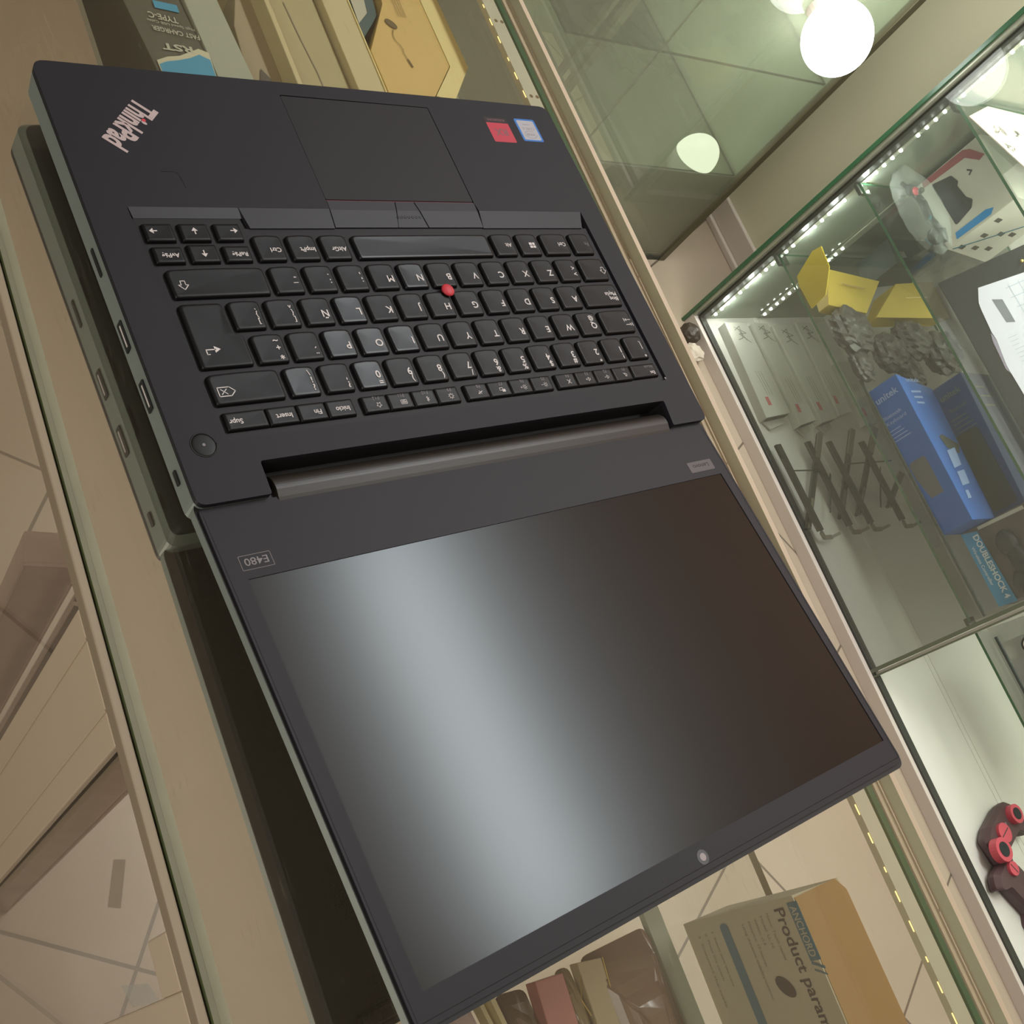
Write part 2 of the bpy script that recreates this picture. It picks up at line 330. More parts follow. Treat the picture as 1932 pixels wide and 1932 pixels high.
# ---------------------------------------------------------------- counter A (carries the laptop)
ct = thing('display_counter', W(170, -200, -950), 'glass topped shop counter with cream frame, carrying the open laptop', 'counter')
bm = N(); bx(bm, -30, 380, -900, 420, -29, -21, side=1)
for f in bm.faces:
    if f.calc_center_median().x > .379 and abs(f.calc_center_median().z-.925) < .003 and f.material_index: f.material_index = 2
g = finish(bm, 'glass_top', None, ct, mats=[M['topglass'], M['gedged'], mat('pale_glass_edge', S(176, 176, 152), .3, noise=.1, nscale=40)])
bm = N(); bx(bm, -29, 47, -900, 420, -36, -29.6); finish(bm, 'cream_rim_board', M['creamglossy'], ct)
bm = N(); bx(bm, -28, -21, -900, 420, -29.5, -29.1); bx(bm, -25, -24.5, -900, 420, -29.1, -29.02); finish(bm, 'sealing_strip', mat('sealing_strip', S(160, 156, 134), .45, noise=.12, nscale=60), ct)
bm = N(); bx(bm, -35, -31, -900, 420, -31, -22, bevel=.8); finish(bm, 'front_rail', mat('rail_paint', S(142, 128, 107), .5, noise=.05, nscale=20), ct)
# posts and inner framing of the front
bm = N(); bx(bm, -35, -24, -324, -265, -950, -31, bevel=.8); bx(bm, -35.6, -35, -279.5, -278, -950, -31); bx(bm, -35.6, -35, -310, -308.5, -950, -31)
finish(bm, 'front_post', M['cream'], ct)
bm = N(); bx(bm, -35, -24, -900, -418, -950, -31, bevel=.8); bx(bm, -35, -24, -418, -396, -56, -31, bevel=.8); finish(bm, 'front_post', M['cream'], ct)
bm = N(); bx(bm, -32, -29.5, -265, 420, -950, -36.2, side=1); bx(bm, -32, -29.5, -418, -324, -950, -36.2, side=1); finish(bm, 'front_glass', None, ct, mats=[M['frontglass'], M['gedged']])
bm = N(); bx(bm, 352, 364, -900, 420, -34, -29.3); finish(bm, 'lamp_rail', mat('lamp_rail', S(186, 184, 162), .5, noise=.06, nscale=60), ct)
bm = N(); bx(bm, 366.5, 371, -900, 420, -34, -29.3); finish(bm, 'rear_glass', M['gedge'], ct)
bm = N(); bx(bm, 373, 378, -900, 420, -34, -29.3); bx(bm, 380.6, 386, -900, 420, -31, -22, bevel=.8); finish(bm, 'rear_rail', M['cream'], ct)
bm = N(); bx(bm, 60, 352, -900, 420, -126, -120, side=1); finish(bm, 'glass_shelf', None, ct, mats=[M['glass'], M['alu']])
bm = N(); bx(bm, 250, 262, -900, -300, -124, -119.4); finish(bm, 'shelf_rail', M['palegreen'], ct)
bm = N(); bx(bm, 47, 50, -900, 420, -140, -30); finish(bm, 'inner_board', mat('inner_board', S(104, 98, 78), .6), ct)
for a in (45, 366):
    for b in (-880, 405):
        bm = N(); bx(bm, a, a+12, b, b+12, -950, -60); finish(bm, 'leg', M['alu'], ct)
for b0, n in ((-650, 15), (-10, 12)):
    for i in range(n):
        b = b0+i*16.7
        bm = N(); bx(bm, 351.55, 351.9, b, b+(6 if i % 3 else 3), -30.3, -29.9); finish(bm, 'led', M['ledwarm'], ct)
for i in range(5):
    for b in (28-i*16.7*4.2, ):
        bm = N()
        for da in (0, 5.5): disc(bm, W(359.5+da-3, b+100-60*0, -29.25), (0, 0, 1), 1.5, .1)
        finish(bm, 'screw_mark', M['brownink'], ct)

# ---------------------------------------------------------------- laptop
lap = thing('laptop', (0, 0, .95), 'black laptop opened flat on the glass counter, keyboard end pointing away', 'laptop', rotz=PHI, local=True)
def rrect(x0, x1, y0, y1, r, n=6): return rounded([(x0, y0), (x1, y0), (x1, y1), (x0, y1)], r, n)
outer = rounded([(0, 0), (330, 0), (330, 240.5), (299.5, 240.5), (301.5, 224), (35.6, 224), (35.2, 240.5), (0.6, 240.5)], [7, 7, 5, 1, 1.5, 1.5, 1, 5])
hole = [(128.7, 9.3), (228.9, 9.3), (228.9, 80), (229.8, 85.6), (312.5, 85.6), (313.3, 210.5), (22.3, 211.8), (19.5, 85.6), (128.7, 85.6)]
hole = [hole[0]]+[(131, 9.1)]+hole[1:]
bm = N(); plate(bm, outer, -3.2, 0, LP, holes=[rounded(hole, [0, 0, 1.5, .5, .2, .5, 2, 2, 1, .3], 3)])
finish(bm, 'top_deck', M['deck'], lap)
bm = N(); lo = rounded([(3, 3), (327, 3), (327, 236), (299.5, 236), (301.5, 222), (35.6, 222), (35.2, 236), (3, 236)], [8, 8, 5, 1, 1.5, 1.5, 1, 5])
hi = outer
a = [bm.verts.new(LP(x, y, -19)) for x, y in lo]; b = [bm.verts.new(LP(x, y, -3.2)) for x, y in hi]; mid = [bm.verts.new(LP(x*.6+X*.4 if False else X*.85+x*.15, y*.15+Y*.85, -16)) for (x, y), (X, Y) in zip(lo, hi)]
n = len(a); es = [bm.edges.new((a[i], a[(i+1) % n])) for i in range(n)]; bmesh.ops.triangle_fill(bm, edges=es, use_beauty=True)
for f in bm.faces: f.material_index = 1
for i in range(n):
    bm.faces.new((a[i], a[(i+1) % n], mid[(i+1) % n], mid[i])); bm.faces.new((mid[i], mid[(i+1) % n], b[(i+1) % n], b[i]))
for f in bm.faces:
    c_ = f.calc_center_median()
    if .031 < c_.x < .304 and c_.y < -.215: f.material_index = 1
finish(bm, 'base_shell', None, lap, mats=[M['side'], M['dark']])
bm = N(); rect(bm, 3, 327, 3, 222, LP, -3.1); finish(bm, 'keyboard_tray', M['tray'], lap)
for u, v in ((25, 20), (305, 20), (25, 215), (305, 215)):
    bm = N(); disc(bm, LP(u, v, -21), (0, 0, 1), 7, 2); finish(bm, 'rubber_foot', M['dark'], lap)
# keyboard surround: floor under keys at -1.9, ramp in front
bm = N(); plate(bm, [(20.2, 91.3), (75.3, 91.3), (76, 97.3), (312.4, 97.3), (313, 210.2), (22.6, 211.4)], -3, -1.7, LP); finish(bm, 'key_bed', M['tray'], lap)
bm = N()
poly(bm, [LP(19.8, 85.7, 0), LP(75.6, 85.7, 0), LP(77.2, 91.2, -1.6), LP(21.2, 91.2, -1.6)]); finish(bm, 'front_ramp', M['ramp'], lap)
bm = N(); hexa(bm, [LP(76, 85.7, -3), LP(128.3, 85.7, -3), LP(127.4, 97.6, -3), LP(78.5, 97.6, -3)], [LP(76, 85.7, 0), LP(128.3, 85.7, 0), LP(127.4, 97.6, -.9), LP(78.5, 97.6, -.9)]); finish(bm, 'front_ramp', M['ramp'], lap)
bm = N(); hexa(bm, [LP(229.9, 85.7, -3), LP(312.3, 85.7, -3), LP(307.6, 97.6, -3), LP(228, 97.6, -3)], [LP(229.9, 85.7, 0), LP(312.3, 85.7, 0), LP(307.6, 97.6, -.9), LP(228, 97.6, -.9)]); finish(bm, 'front_ramp', M['ramp'], lap)
# touchpad and its three buttons
bm = N(); plate(bm, rrect(129, 228.4, 9.7, 79.4, 1), -2.2, -.12, LP); finish(bm, 'touchpad', M['pad'], lap)
bm = N(); rect(bm, 129, 228.6, 79.5, 80.1, LP, -.6); finish(bm, 'red_trim', M['redline'], lap)
for pts, cr in (([(129.2, 80.2), (172.4, 80.2), (168.2, 97), (128.2, 97)], None), ([(173.1, 80.2), (185.2, 80.2), (188.4, 97), (167.6+.9, 97)], 1), ([(186, 80.2), (228.8, 80.2), (228, 97), (189.2, 97)], None)):
    (x0, y0), (x1, _), (x2, y2), (x3, _) = pts; t = .36
    m0 = x0+(x3-x0)*t; m1 = x1+(x2-x1)*t; ym = y0+(y2-y0)*t
    bm = N(); hexa(bm, [LP(x0, y0, -3), LP(x1, y0, -3), LP(m1, ym, -3), LP(m0, ym, -3)], [LP(x0, y0, -.1), LP(x1, y0, -.1), LP(m1, ym, -.05), LP(m0, ym, -.05)])
    hexa(bm, [LP(m0, ym, -3), LP(m1, ym, -3), LP(x2, y2, -3), LP(x3, y2, -3)], [LP(m0, ym, -.05), LP(m1, ym, -.05), LP(x2, y2, -1.0), LP(x3, y2, -1.0)])
    bt = finish(bm, 'pointer_button', M['ramp'], lap)
    if cr:
        bm = N()
        for k in range(7): tube(bm, [LP(170.3+k*2.5+.8*math.cos(t2), 90.5+.8*math.sin(t2), -.45) for t2 in [i*math.pi/4 for i in range(9)]], .18, 4)
        finish(bm, 'grip_dots', M['dark'], bt)

# keys
RX, RY = Vector((-1, 0, 0)), Vector((0, -1, 0))
def keycap(u0, u1, v0, v1, worn=False, flat=False, outline=None):
    if outline is None:
        if flat: outline = rrect(u0, u1, v0, v1, .5, 2)
        else:
            sag = .9 if u1-u0 < 60 else .3
            n = 6; front = []
            for k in range(1, n): s = k/n; front.append((u0+3+(u1-u0-6)*s, v0-sag*4*s*(1-s)*.5))
            outline = rounded([(u0, v0), ]+front+[(u1, v0), (u1-.3, v1), (u0+.3, v1)], [2.6]+[0]*len(front)+[2.6, 1.3, 1.3], 4)
    cx = sum(p[0] for p in outline)/len(outline); cy = sum(p[1] for p in outline)/len(outline)
    W2 = (max(p[0] for p in outline)-min(p[0] for p in outline))/2; H2 = (max(p[1] for p in outline)-min(p[1] for p in outline))/2
    bm = N(); loops = []
    for ins, z in ((-.25, -1.7), (0, -.5), (.25, .1), (.75, .42), (1.6, .36)):
        loops.append([bm.verts.new(LP(cx+(x-cx)*(1-ins/W2), cy+(y-cy)*(1-ins/H2), z)) for x, y in outline])
    for a, b in zip(loops, loops[1:]):
        for i in range(len(a)): bm.faces.new((a[i], a[(i+1) % len(a)], b[(i+1) % len(a)], b[i]))
    c = bm.verts.new(LP(cx, cy, .24 if not flat else .36)); t = loops[-1]
    for i in range(len(t)): bm.faces.new((t[i], t[(i+1) % len(t)], c))
    o = finish(bm, 'key', M['keyworn' if worn else 'key'], lap, smooth=True)
    return o
ZL = .56
LK = 1.14
def legend(key, items, m='legend'):
    """items: (string, reader-x, reader-y, height) around the key centre given in key['c']"""
    cu, cv = key['c']; bm = N()
    for it in items:
        s, x, y, h = it[:4]
        if callable(s): s(bm, cu-x, cv+y)
        else: text(bm, s, LP(cu-x, cv+y, ZL), RX, RY, h*LK, bold=.018, align=it[4] if len(it) > 4 else 'L')
    finish(bm, 'legend', M[m], key)
def key(u0, u1, v0, v1, items=(), m='legend', **k):
    o = keycap(u0, u1, v0, v1, **k); o['c'] = ((u0+u1)/2, (v0+v1)/2)
    if items: legend(o, items, m)
    return o
P = 19.05; G = 1.35
def rowkeys(vc, start, names, worn=''):
    u = start
    for wdt, items, wn in names:
        key(u-wdt*P+G, u-G, vc-7.8, vc+7.8, items, worn=wn); u -= wdt*P
def one(s, s2=None, s3=None, wn=False, wdt=1):
    it = [(s, -5.6, -.4 if not s2 else -1.6, 3.5)]
    if s2: it.append((s2, -5.6, 3.2, 2.9))
    if s3: it.append((s3, -5.2, -5.8 if s2 else -4.6, 2.4))
    return (wdt, it, wn)
def bs_icon(bm, u, v):
    q = lambda x, y, z=0: LP(u-x, v+y, ZL)
    stroke(bm, [(-4, 0), (-1.6, 2.3), (4.2, 2.3), (4.2, -2.3), (-1.6, -2.3), (-4, 0)], .45, q); stroke(bm, [(0, 1.3), (2.8, -1.3)], .4, q); stroke(bm, [(0, -1.3), (2.8, 1.3)], .4, q)
def sh_icon(bm, u, v):
    q = lambda x, y, z=0: LP(u-x, v+y, ZL)
    stroke(bm, [(0, 2.6), (2.5, 0), (1.1, 0), (1.1, -2.2), (-1.1, -2.2), (-1.1, 0), (-2.5, 0), (0, 2.6)], .42, q)
def tab_icon(bm, u, v):
    q = lambda x, y, z=0: LP(u-x, v+y, ZL)
    for yy, s in ((1.7, 1), (-1.7, -1)):
        stroke(bm, [(-2.6, yy), (2.6, yy)], .4, q); stroke(bm, [(s*-2.9, yy+1.2), (s*-2.9, yy-1.2)], .45, q); poly(bm, [q(s*-2.6, yy), q(s*-.9, yy+1), q(s*-.9, yy-1)])
def ent_icon(bm, u, v):
    q = lambda x, y, z=0: LP(u-x, v+y, ZL)
    stroke(bm, [(3.2, 2.6), (3.2, 0), (-1.5, 0)], .55, q); stroke(bm, [(3.2, 2.5), (2, 2.5)], .45, q); poly(bm, [q(-4, 0), q(-1, 1.8), q(-1, -1.8)])
def arrow_icon(dx, dy):
    def f(bm, u, v):
        q = lambda x, y, z=0: LP(u-x, v+y, ZL)
        d = Vector((dx, dy)); s = Vector((-dy, dx))
        poly(bm, [q(*(d*1.9)), q(*(s*1.6-d*.1)), q(*(s*-1.6-d*.1))]); stroke(bm, [tuple(d*-.1), tuple(d*-1.8)], .6, q)
    return f
def win_icon(bm, u, v):
    q = lambda x, y, z=0: LP(u-x, v+y, ZL)
    for x0, x1 in ((-2, -.2), (.2, 2.4)):
        for y0, y1 in ((-1.9, -.2), (.2, 1.9)): rect(bm, x0, x1, y0, y1, q)
def sym(kind):
    def f(bm, u, v):
        q = lambda x, y, z=0: LP(u-x, v+y, ZL)
        ring = lambda r, n=10, ox=0: [(ox+r*math.cos(i*2*math.pi/n), r*math.sin(i*2*math.pi/n)) for i in range(n+1)]
        if kind == 'star': stroke(bm, [((1.6 if i % 2 == 0 else .75)*math.sin(i*math.pi/5), (1.6 if i % 2 == 0 else .75)*math.cos(i*math.pi/5)) for i in range(11)], .28, q)
        elif kind == 'kbd':
            stroke(bm, [(-1.7, -1.1), (1.7, -1.1), (1.7, 1.1), (-1.7, 1.1), (-1.7, -1.1)], .28, q)
            for y in (.4, -.1): stroke(bm, [(-1.2, y), (1.2, y)], .26, q)
            stroke(bm, [(-.7, -.65), (.7, -.65)], .25, q)
        elif kind == 'bt': stroke(bm, [(-.8, -.7), (.8, .7), (0, 1.5), (0, -1.5), (.8, -.7), (-.8, .7)], .27, q)
        elif kind == 'gear':
            stroke(bm, ring(1), .35, q)
            for i in range(8): c, s = math.cos(i*math.pi/4), math.sin(i*math.pi/4); stroke(bm, [(1.1*c, 1.1*s), (1.6*c, 1.6*s)], .4, q)
        elif kind == 'air': stroke(bm, [(-1.4, -.7), (1.4, .7)], .4, q); stroke(bm, [(-.6, .9), (.4, -1)], .3, q); stroke(bm, [(.6, 1), (.9, -.2)], .25, q)
        elif kind == 'proj':
            stroke(bm, [(-.4, -1.2), (1.8, -1.2), (1.8, .3), (-.4, .3), (-.4, -1.2)], .28, q); rect(bm, -1.8, .3, -.3, 1.3, q)
        elif kind in ('sun+', 'sun-'):
            stroke(bm, ring(.7, 8, -.6), .28, q)
            for i in range(8): c, s = math.cos(i*math.pi/4), math.sin(i*math.pi/4); stroke(bm, [(-.6+1.05*c, 1.05*s), (-.6+1.5*c, 1.5*s)], .25, q)
            stroke(bm, [(1.3, 0), (2.3, 0)], .3, q)
            if kind[-1] == '+': stroke(bm, [(1.8, -.5), (1.8, .5)], .3, q)
        elif kind == 'mic': stroke(bm, [(-1.1, 1.2), (1.1, -1.2)], .4, q); stroke(bm, [(-1.1, -1.2), (1.1, 1.2)], .4, q)
        elif kind[:3] == 'vol':
            stroke(bm, [(-1.5, .4), (-.9, .4), (0, 1.2), (0, -1.2), (-.9, -.4), (-1.5, -.4), (-1.5, .4)], .3, q)
            if kind[3:] == 'x': stroke(bm, [(-1, 1.2), (1.1, -1.2)], .35, q)
            else:
                stroke(bm, [(.8, 0), (1.8, 0)], .3, q)
                if kind[3:] == '+': stroke(bm, [(1.3, -.5), (1.3, .5)], .3, q)
    return f
rowkeys(186.7, 309.8, [one('°', None, None)[:1]+([('°', -5.6, 3.2, 3), ('|', -5.2, -2, 3), ('¬', -5.4, -4.6, 1.6)], False)]+[one(a, b) for a, b in (('1', '!'), ('2', '"'), ('3', '#'), ('4', '$'), ('5', '%'), ('6', '&'), ('7', '/'), ('8', '('))]
        + [one('9', ')'), one('0', '=', None, True), (1, [('¿', -5.6, 2.4, 2.8), ('¡', -5.2, -1.8, 2.6), ('\\', -5.4, -6, 2.6)], True) if False else (1, [('?', -5.6, 2.8, 2.8), ("'", -5.2, -1.6, 2.8)], False)]
        + [(1, [('¡', -5.4, -1, 2.8), ('¿', -5.6, 3, 2.8), ('\\', -5.4, -5.6, 2.6)], True), (2, [(bs_icon, 10.5, 1.5, 0)], False)])
rowkeys(167.7, 309.8, [(1.5, [(tab_icon, -9, 1, 0)], False), one('Q', None, '@'), one('W'), one('E'), one('R'), one('T'), one('Y'), one('U'), one('I', wn=True), one('O', wn=True), one('P', wn=True), (1, [('¨', -5.6, 1.6, 3.2), ('´', -5.2, -1.5, 3)], False), (1, [('*', -5.6, 2.6, 3.2), ('+', -5.4, -1.8, 2.8), ('~', -5.4, -5.4, 3)], False)])
rowkeys(148.6, 309.8, [(1.75, [('Bloq', -13, 1.6, 2.3), ('Mayús', -13, -1.8, 2.3)], False), one('A'), one('S'), one('D'), one('F'), one('G'), one('H'), one('J'), one('K'), one('L', wn=True), one('Ñ'), (1, [('[', -5.6, 2.9, 2.3), ('{', -5.6, -1.1, 2.3), ('^', -5.4, -5.2, 2.3)], False), (1, [(']', -5.6, 2.9, 2.3), ('}', -5.6, -1.1, 2.3), ('`', -5.4, -5.2, 2.3)], False)])
rowkeys(129.6, 309.8, [(1.25, [(sh_icon, -7.5, 1, 0)], False), (1, [('>', -5.6, 1.4, 2.8), ('<', -5.6, -3, 2.8)], False), one('Z'), one('X'), one('C'), one('V'), one('B'), one('N', wn=True), one('M'), (1, [(';', -5.6, .6, 3), (',', -5.4, -2.6, 3)], False), (1, [(':', -5.6, .6, 3), ('.', -5.4, -2.6, 3)], False), (1, [('_', -5.6, 2.4, 3), ('-', -5.4, -2.4, 3)], False), (2.75, [(sh_icon, 18.5, 1, 0)], False)])
o = keycap(0, 1, 0, 1, outline=rounded([(25.4, 140.9), (46.4, 140.9), (46.9, 157.5), (51.3, 160.2), (51.3, 175.5), (25.4, 175.5)], [2.4, 2.4, 1, 1, 1.3, 1.3], 4)); o['c'] = (38, 160); legend(o, [(ent_icon, 4.5, 6, 0)])
for u0, u1, s, x, y, mm in ((290.5, 307.1, 'Fn', -5.5, -1, 'legenddim'), (266.3, 287.3, 'Ctrl', -8, -1, 'legend'), (228, 244.2, 'Alt', -5.5, -1, 'legend'), (113.7, 129.9, 'AltGr', -6.2, 0, 'legend'), (94.7, 111, 'ImpPt', -6.4, 0, 'legend'), (76, 91.8, 'Ctrl', -5.8, 0, 'legend')):
    key(u0, u1, 103, 118, [(s, x, y, 2.3)], mm)
key(247.2, 263.3, 103, 118, [(win_icon, -2.6, .6, 0)])
key(133.5, 225.5, 103, 118, worn=True)
for u0, u1, d in ((23, 37.4, (1, 0)), (40.5, 55.1, (0, -1)), (58.5, 72.2, (-1, 0))): key(u0, u1, 95.6, 105.6, [(arrow_icon(*d), 3 if d[0] > 0 else (-3 if d[0] < 0 else 0), -.6, 0)], flat=True)
key(41, 55.5, 107.8, 118, [(arrow_icon(0, 1), 0, .4, 0)], flat=True)
key(23.4, 37.8, 108.8, 118, [('AvPág', -5, -.6, 2.1)], flat=True); key(58.6, 72.5, 108.8, 118, [('RePág', -5, -.6, 2.1)], flat=True)
for u0, u1, s in ((26.5, 46.9, 'Supr'), (47.4, 62.6, 'Insert'), (63, 78, 'Fin'), (78.4, 93.5, 'Inicio')):
    key(u0, u1, 198.5, 207.7, [(s, 2 if s == 'Supr' else -4.6, -.6, 2.2)], flat=True)
fk = [(98.4, 14.75, ('F12', 'star'), ('F11', 'kbd'), ('F10', 'bt'), ('F9', 'gear')), (161.7, 15.2, ('F8', 'air'), ('F7', 'proj'), ('F6', 'sun+'), ('F5', 'sun-')), (226, 15.05, ('F4', 'mic'), ('F3', 'vol+'), ('F2', 'vol-'), ('F1', 'volx'))]
for u, wd, *ks in fk:
    for i, (nm, sy) in enumerate(ks):
        k_ = key(u+i*wd+.2, u+(i+1)*wd-.25, 198.4, 207.6, [(sym(sy), -1.5, 1.0, 0)], flat=True); legend(k_, [(nm, -2.8, -3.6, 1.7)], 'legenddim')
k_ = key(286.9, 308.2, 198.2, 207.2, [('Esc', -8, 1, 1.9)], flat=True); legend(k_, [('FnLock', -8, -3, 1.5)], 'legenddim')
# pointing stick
bm = N(); disc(bm, LP(179.5, 139.5, -1.2), (0, 0, 1), 2.2, 2.2); ball(bm, LP(179.5, 140.6, 1.6), 3.9, (1, 1, .42), 3); finish(bm, 'pointing_stick', M['red'], lap, smooth=True)
# power button
bm = N(); tube(bm, [LP(12.9+5.8*math.cos(t), 212.7+5.8*math.sin(t), .02) for t in [i*math.pi/16 for i in range(33)]], .35, 6); finish(bm, 'power_button_ring', M['dark'], lap, smooth=True)
bm = N(); ball(bm, LP(12.9, 212.7, 0), 5.5, (1, 1, .05), 3); pb = finish(bm, 'power_button', M['key'], lap, smooth=True)
bm = N(); disc(bm, LP(12.9, 212.7, .28), (0, 0, 1), .7, .05); finish(bm, 'indicator', M['grey'], pb)
bm = N(); disc(bm, LP(312.3, 209.4, 0), (0, 0, 1), .7, .15); finish(bm, 'indicator', M['grey'], lap)
bm = N(); tube(bm, [LP(42.9, 64.4, 0), LP(50.2, 64.5, 0), LP(51.6, 65.6, 0), LP(52.5, 74.1, 0)], .18, 5); finish(bm, 'palm_rest_seam', M['dark'], lap)
# logo
up = Vector((.735, -.677, 0)); rd = Vector((-.677, -.735, 0))
bm = N(); text(bm, 'ThinkPad', LP(44.9, 19.3, .12), rd, up, 12.2, width=36, bold=.035)
lg = finish(bm, 'logo', M['silver'], lap)
bm = N(); disc(bm, LP(44.6, 33.4, .13), (0, 0, 1), 1.0, .08); finish(bm, 'red_dot', M['red'], lg)
# stickers
def sticker(x0, x1, y0, y1, m, z=.06, r=.8): bm = N(); plate(bm, rrect(x0, x1, y0, y1, r, 3), 0, z, LP); return finish(bm, 'sticker', m, lap)
s1 = sticker(270, 288, 12.8, 32.4, M['stred']); bm = N(); rect(bm, 270, 288.2, 12.8, 17.2, LP, .08); finish(bm, 'dark_band', M['stblack'], s1)
bm = N(); text(bm, 'RADEON', LP(286, 14.1, .1), RX, RY, 1.7, width=13.5, bold=.01); text(bm, 'RX', LP(284.2, 22, .1), RX, RY, 5.2, width=10.5, bold=.03); finish(bm, 'lettering', M['stgrey'], s1)
s2 = sticker(295, 312.2, 12.3, 30.4, M['stblue'], r=1.5); bm = N(); plate(bm, rrect(296.6, 310.7, 13.6, 29.2, 1, 3), .05, .09, LP); finish(bm, 'silver_field', M['stwhite'], s2)
bm = N(); text(bm, 'intel', LP(307, 24, .11), RX, RY, 2.6, width=7); text(bm, 'CORE i5', LP(308.8, 19.3, .11), RX, RY, 1.9, width=10)
text(bm, 'inside', LP(306.6, 16.4, .11), RX, RY, 1.2, width=6); stroke(bm, [(303.6+5*math.cos(t), 25+2.8*math.sin(t)) for t in [i*math.pi/10 for i in range(18)]], .25, LP, .11); finish(bm, 'lettering', M['grey'], s2)
# side ports (right hand side of the laptop)
for v, ln, h, m in ((110, 15, 2.8, 'dark'), (150, 15, 5.5, 'dark'), (181, 15, 5.5, 'dark'), (222, 7, 3.2, 'dark')):
    bm = N(); plate(bm, rounded([(v-ln/2, -9.5-h/2), (v+ln/2, -9.5-h/2), (v+ln/2, -9.5+h/2), (v-ln/2, -9.5+h/2)], .8, 3), 0, .3, lambda x, y, z: LP(-.02+.4*0+.42-z*1.6, x, y)); pt = finish(bm, 'port', M[m], lap)
    if ln > 10 and h > 4: bm = N(); hexa(bm, *[[LP(x, y, z) for y, z in ((v-ln/2+2, -9.8), (v+ln/2-2, -9.8), (v+ln/2-2, -8.6), (v-ln/2+2, -8.6))] for x in (-.1, -.2)]); finish(bm, 'contact_strip', M['legend'], pt)
# hinge
bm = N()
prof = [(229.2, -14), (228.4, -9)]+[(237-8.2*math.cos(t), -9+7.4*math.sin(t)) for t in [math.pi*k/24 for k in range(1, 14)]]+[(241.5, -2.6), (244.5, -3.6), (246, -5), (246, -14)]
hexa(bm, [LP(39, y, z) for y, z in prof], [LP(297.6, y, z) for y, z in prof])
finish(bm, 'hinge_bar', M['hinge'], lap)
bm = N(); bx(bm, 30, 305, 220, 240, -17, -15, f=LP); finish(bm, 'hinge_well', M['dark'], lap)
# lid
lo_ = rounded([(0, 236), (328, 236), (326, 467), (.6, 465)], [6, 6, 6, 6])
bm = N(); plate(bm, lo_, -6.5, -1.2, LID)
for f in bm.faces:
    if abs(f.normal.z) > .9 or len(f.verts) == 3: f.material_index = 1
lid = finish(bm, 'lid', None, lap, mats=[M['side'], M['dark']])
bm = N(); so = rounded([(10.2, 276.6), (318.6, 276.1), (320, 450.7), (9.8, 451)], .5, 2)
plate(bm, rounded([(1.4, 241), (326.8, 241), (324.8, 464.6), (1.9, 463)], [2, 2, 5, 5]), -1.2, 0, LID, holes=[so]); finish(bm, 'bezel', M['bezel'], lid)
bm = N(); tube(bm, [LID(2.7, 244, .02), LID(3.2, 460.6, .02), LID(323.6, 461.8, .02), LID(325.4, 244, .02)], .16, 4); finish(bm, 'bezel_seam', M['dark'], lid)
bm = N(); plate(bm, rounded([(9.6, 276), (319.2, 275.5), (320.6, 451.3), (9.2, 451.6)], .3, 2), -.9, -.42, LID); finish(bm, 'screen', M['screen'], lid)
bm = N(); disc(bm, LID(162.9, 457.6, 0), NL, 3.4, .1); wc = finish(bm, 'webcam', M['lensring'], lid)
bm = N(); disc(bm, LID(162.9, 457.6, .1), NL, 1.8, .1); finish(bm, 'lens', M['lens'], wc)
for u in (190.8, 153, 136.1): bm = N(); disc(bm, LID(u, 458.1, 0), NL, .7, .08); finish(bm, 'microphone_hole', M['dark'], lid)
up2 = Vector((0, -1, TL)).normalized()
bm = N(); tube(bm, [LID(x, y, .05) for x, y in rrect(9.7, 24.4, 265.8, 272.5, .4, 2)+[(9.8, 266.2)]], .18, 4); text(bm, 'E480', LID(22.6, 267.3, .12), RX, up2, 3.5, width=11, bold=.005); finish(bm, 'model_badge', M['grey'], lid)
bm = N(); plate(bm, rrect(295.4, 316.4, 265.3, 272.2, .4, 2), 0, .1, LID); lb = finish(bm, 'maker_badge', mat('badge_plate', S(84, 80, 84), .35), lid)
bm = N(); text(bm, 'Lenovo', LID(312.6, 267.3, .14), RX, up2, 2.8, width=13.5, bold=.01); finish(bm, 'lettering', M['bezel'], lb)
for u in (30, 298): bm = N(); bx(bm, u-12, u+12, 455, 461, -12.5, -6.5, f=LID, bevel=1); finish(bm, 'rubber_foot', M['dark'], lid)

# ---------------------------------------------------------------- things inside counter A
def carton(name, q, z0, z1, m, label, cat, group=None, bevel=.6):
    pts = q if len(q) > 2 else [(q[0][0], q[0][1]), (q[1][0], q[0][1]), (q[1][0], q[1][1]), (q[0][0], q[1][1])]
    cx = sum(p[0] for p in pts)/len(pts); cy = sum(p[1] for p in pts)/len(pts)
    t = thing(name, W(cx, cy, z0), label, cat, group)
    bm = N(); hexa(bm, [W(x, y, z0) for x, y in pts], [W(x, y, z1) for x, y in pts], bevel); finish(bm, 'carton', m, t)
    return t
ch = carton('charger_box', [(97.5, 62), (134.5, 62), (120, 200), (82, 190)], -119.9, -60, M['charger'], 'slim dark charger box with white TYPE-C lettering and torn blue end', 'box')
bm = N(); plate(bm, [(99, 64), (133.5, 64), (134, 86), (128, 88), (121, 84), (114, 80), (106, 78), (98.5, 74)], -59.3, -59.15, W); finish(bm, 'torn_edge', M['torn'], ch)
bm = N(); plate(bm, [(99.5, 64), (133, 64), (133.2, 80), (127, 83), (120, 79), (112, 76), (105, 74), (99.3, 71)], -59.1, -58.9, W); finish(bm, 'blue_end', M['cyan'], ch)
DN = Vector((0, -1, 0)); LFT = Vector((-1, 0, 0))
bm = N(); zc = -59.1
text(bm, 'RST', W(124, 88.5, zc), LFT, DN, 5, width=19, bold=.03); text(bm, 'FAST CAHRGER', W(131.5, 99, zc), Vector((-1, .1, 0)), DN, 3.6, width=29, bold=.015)
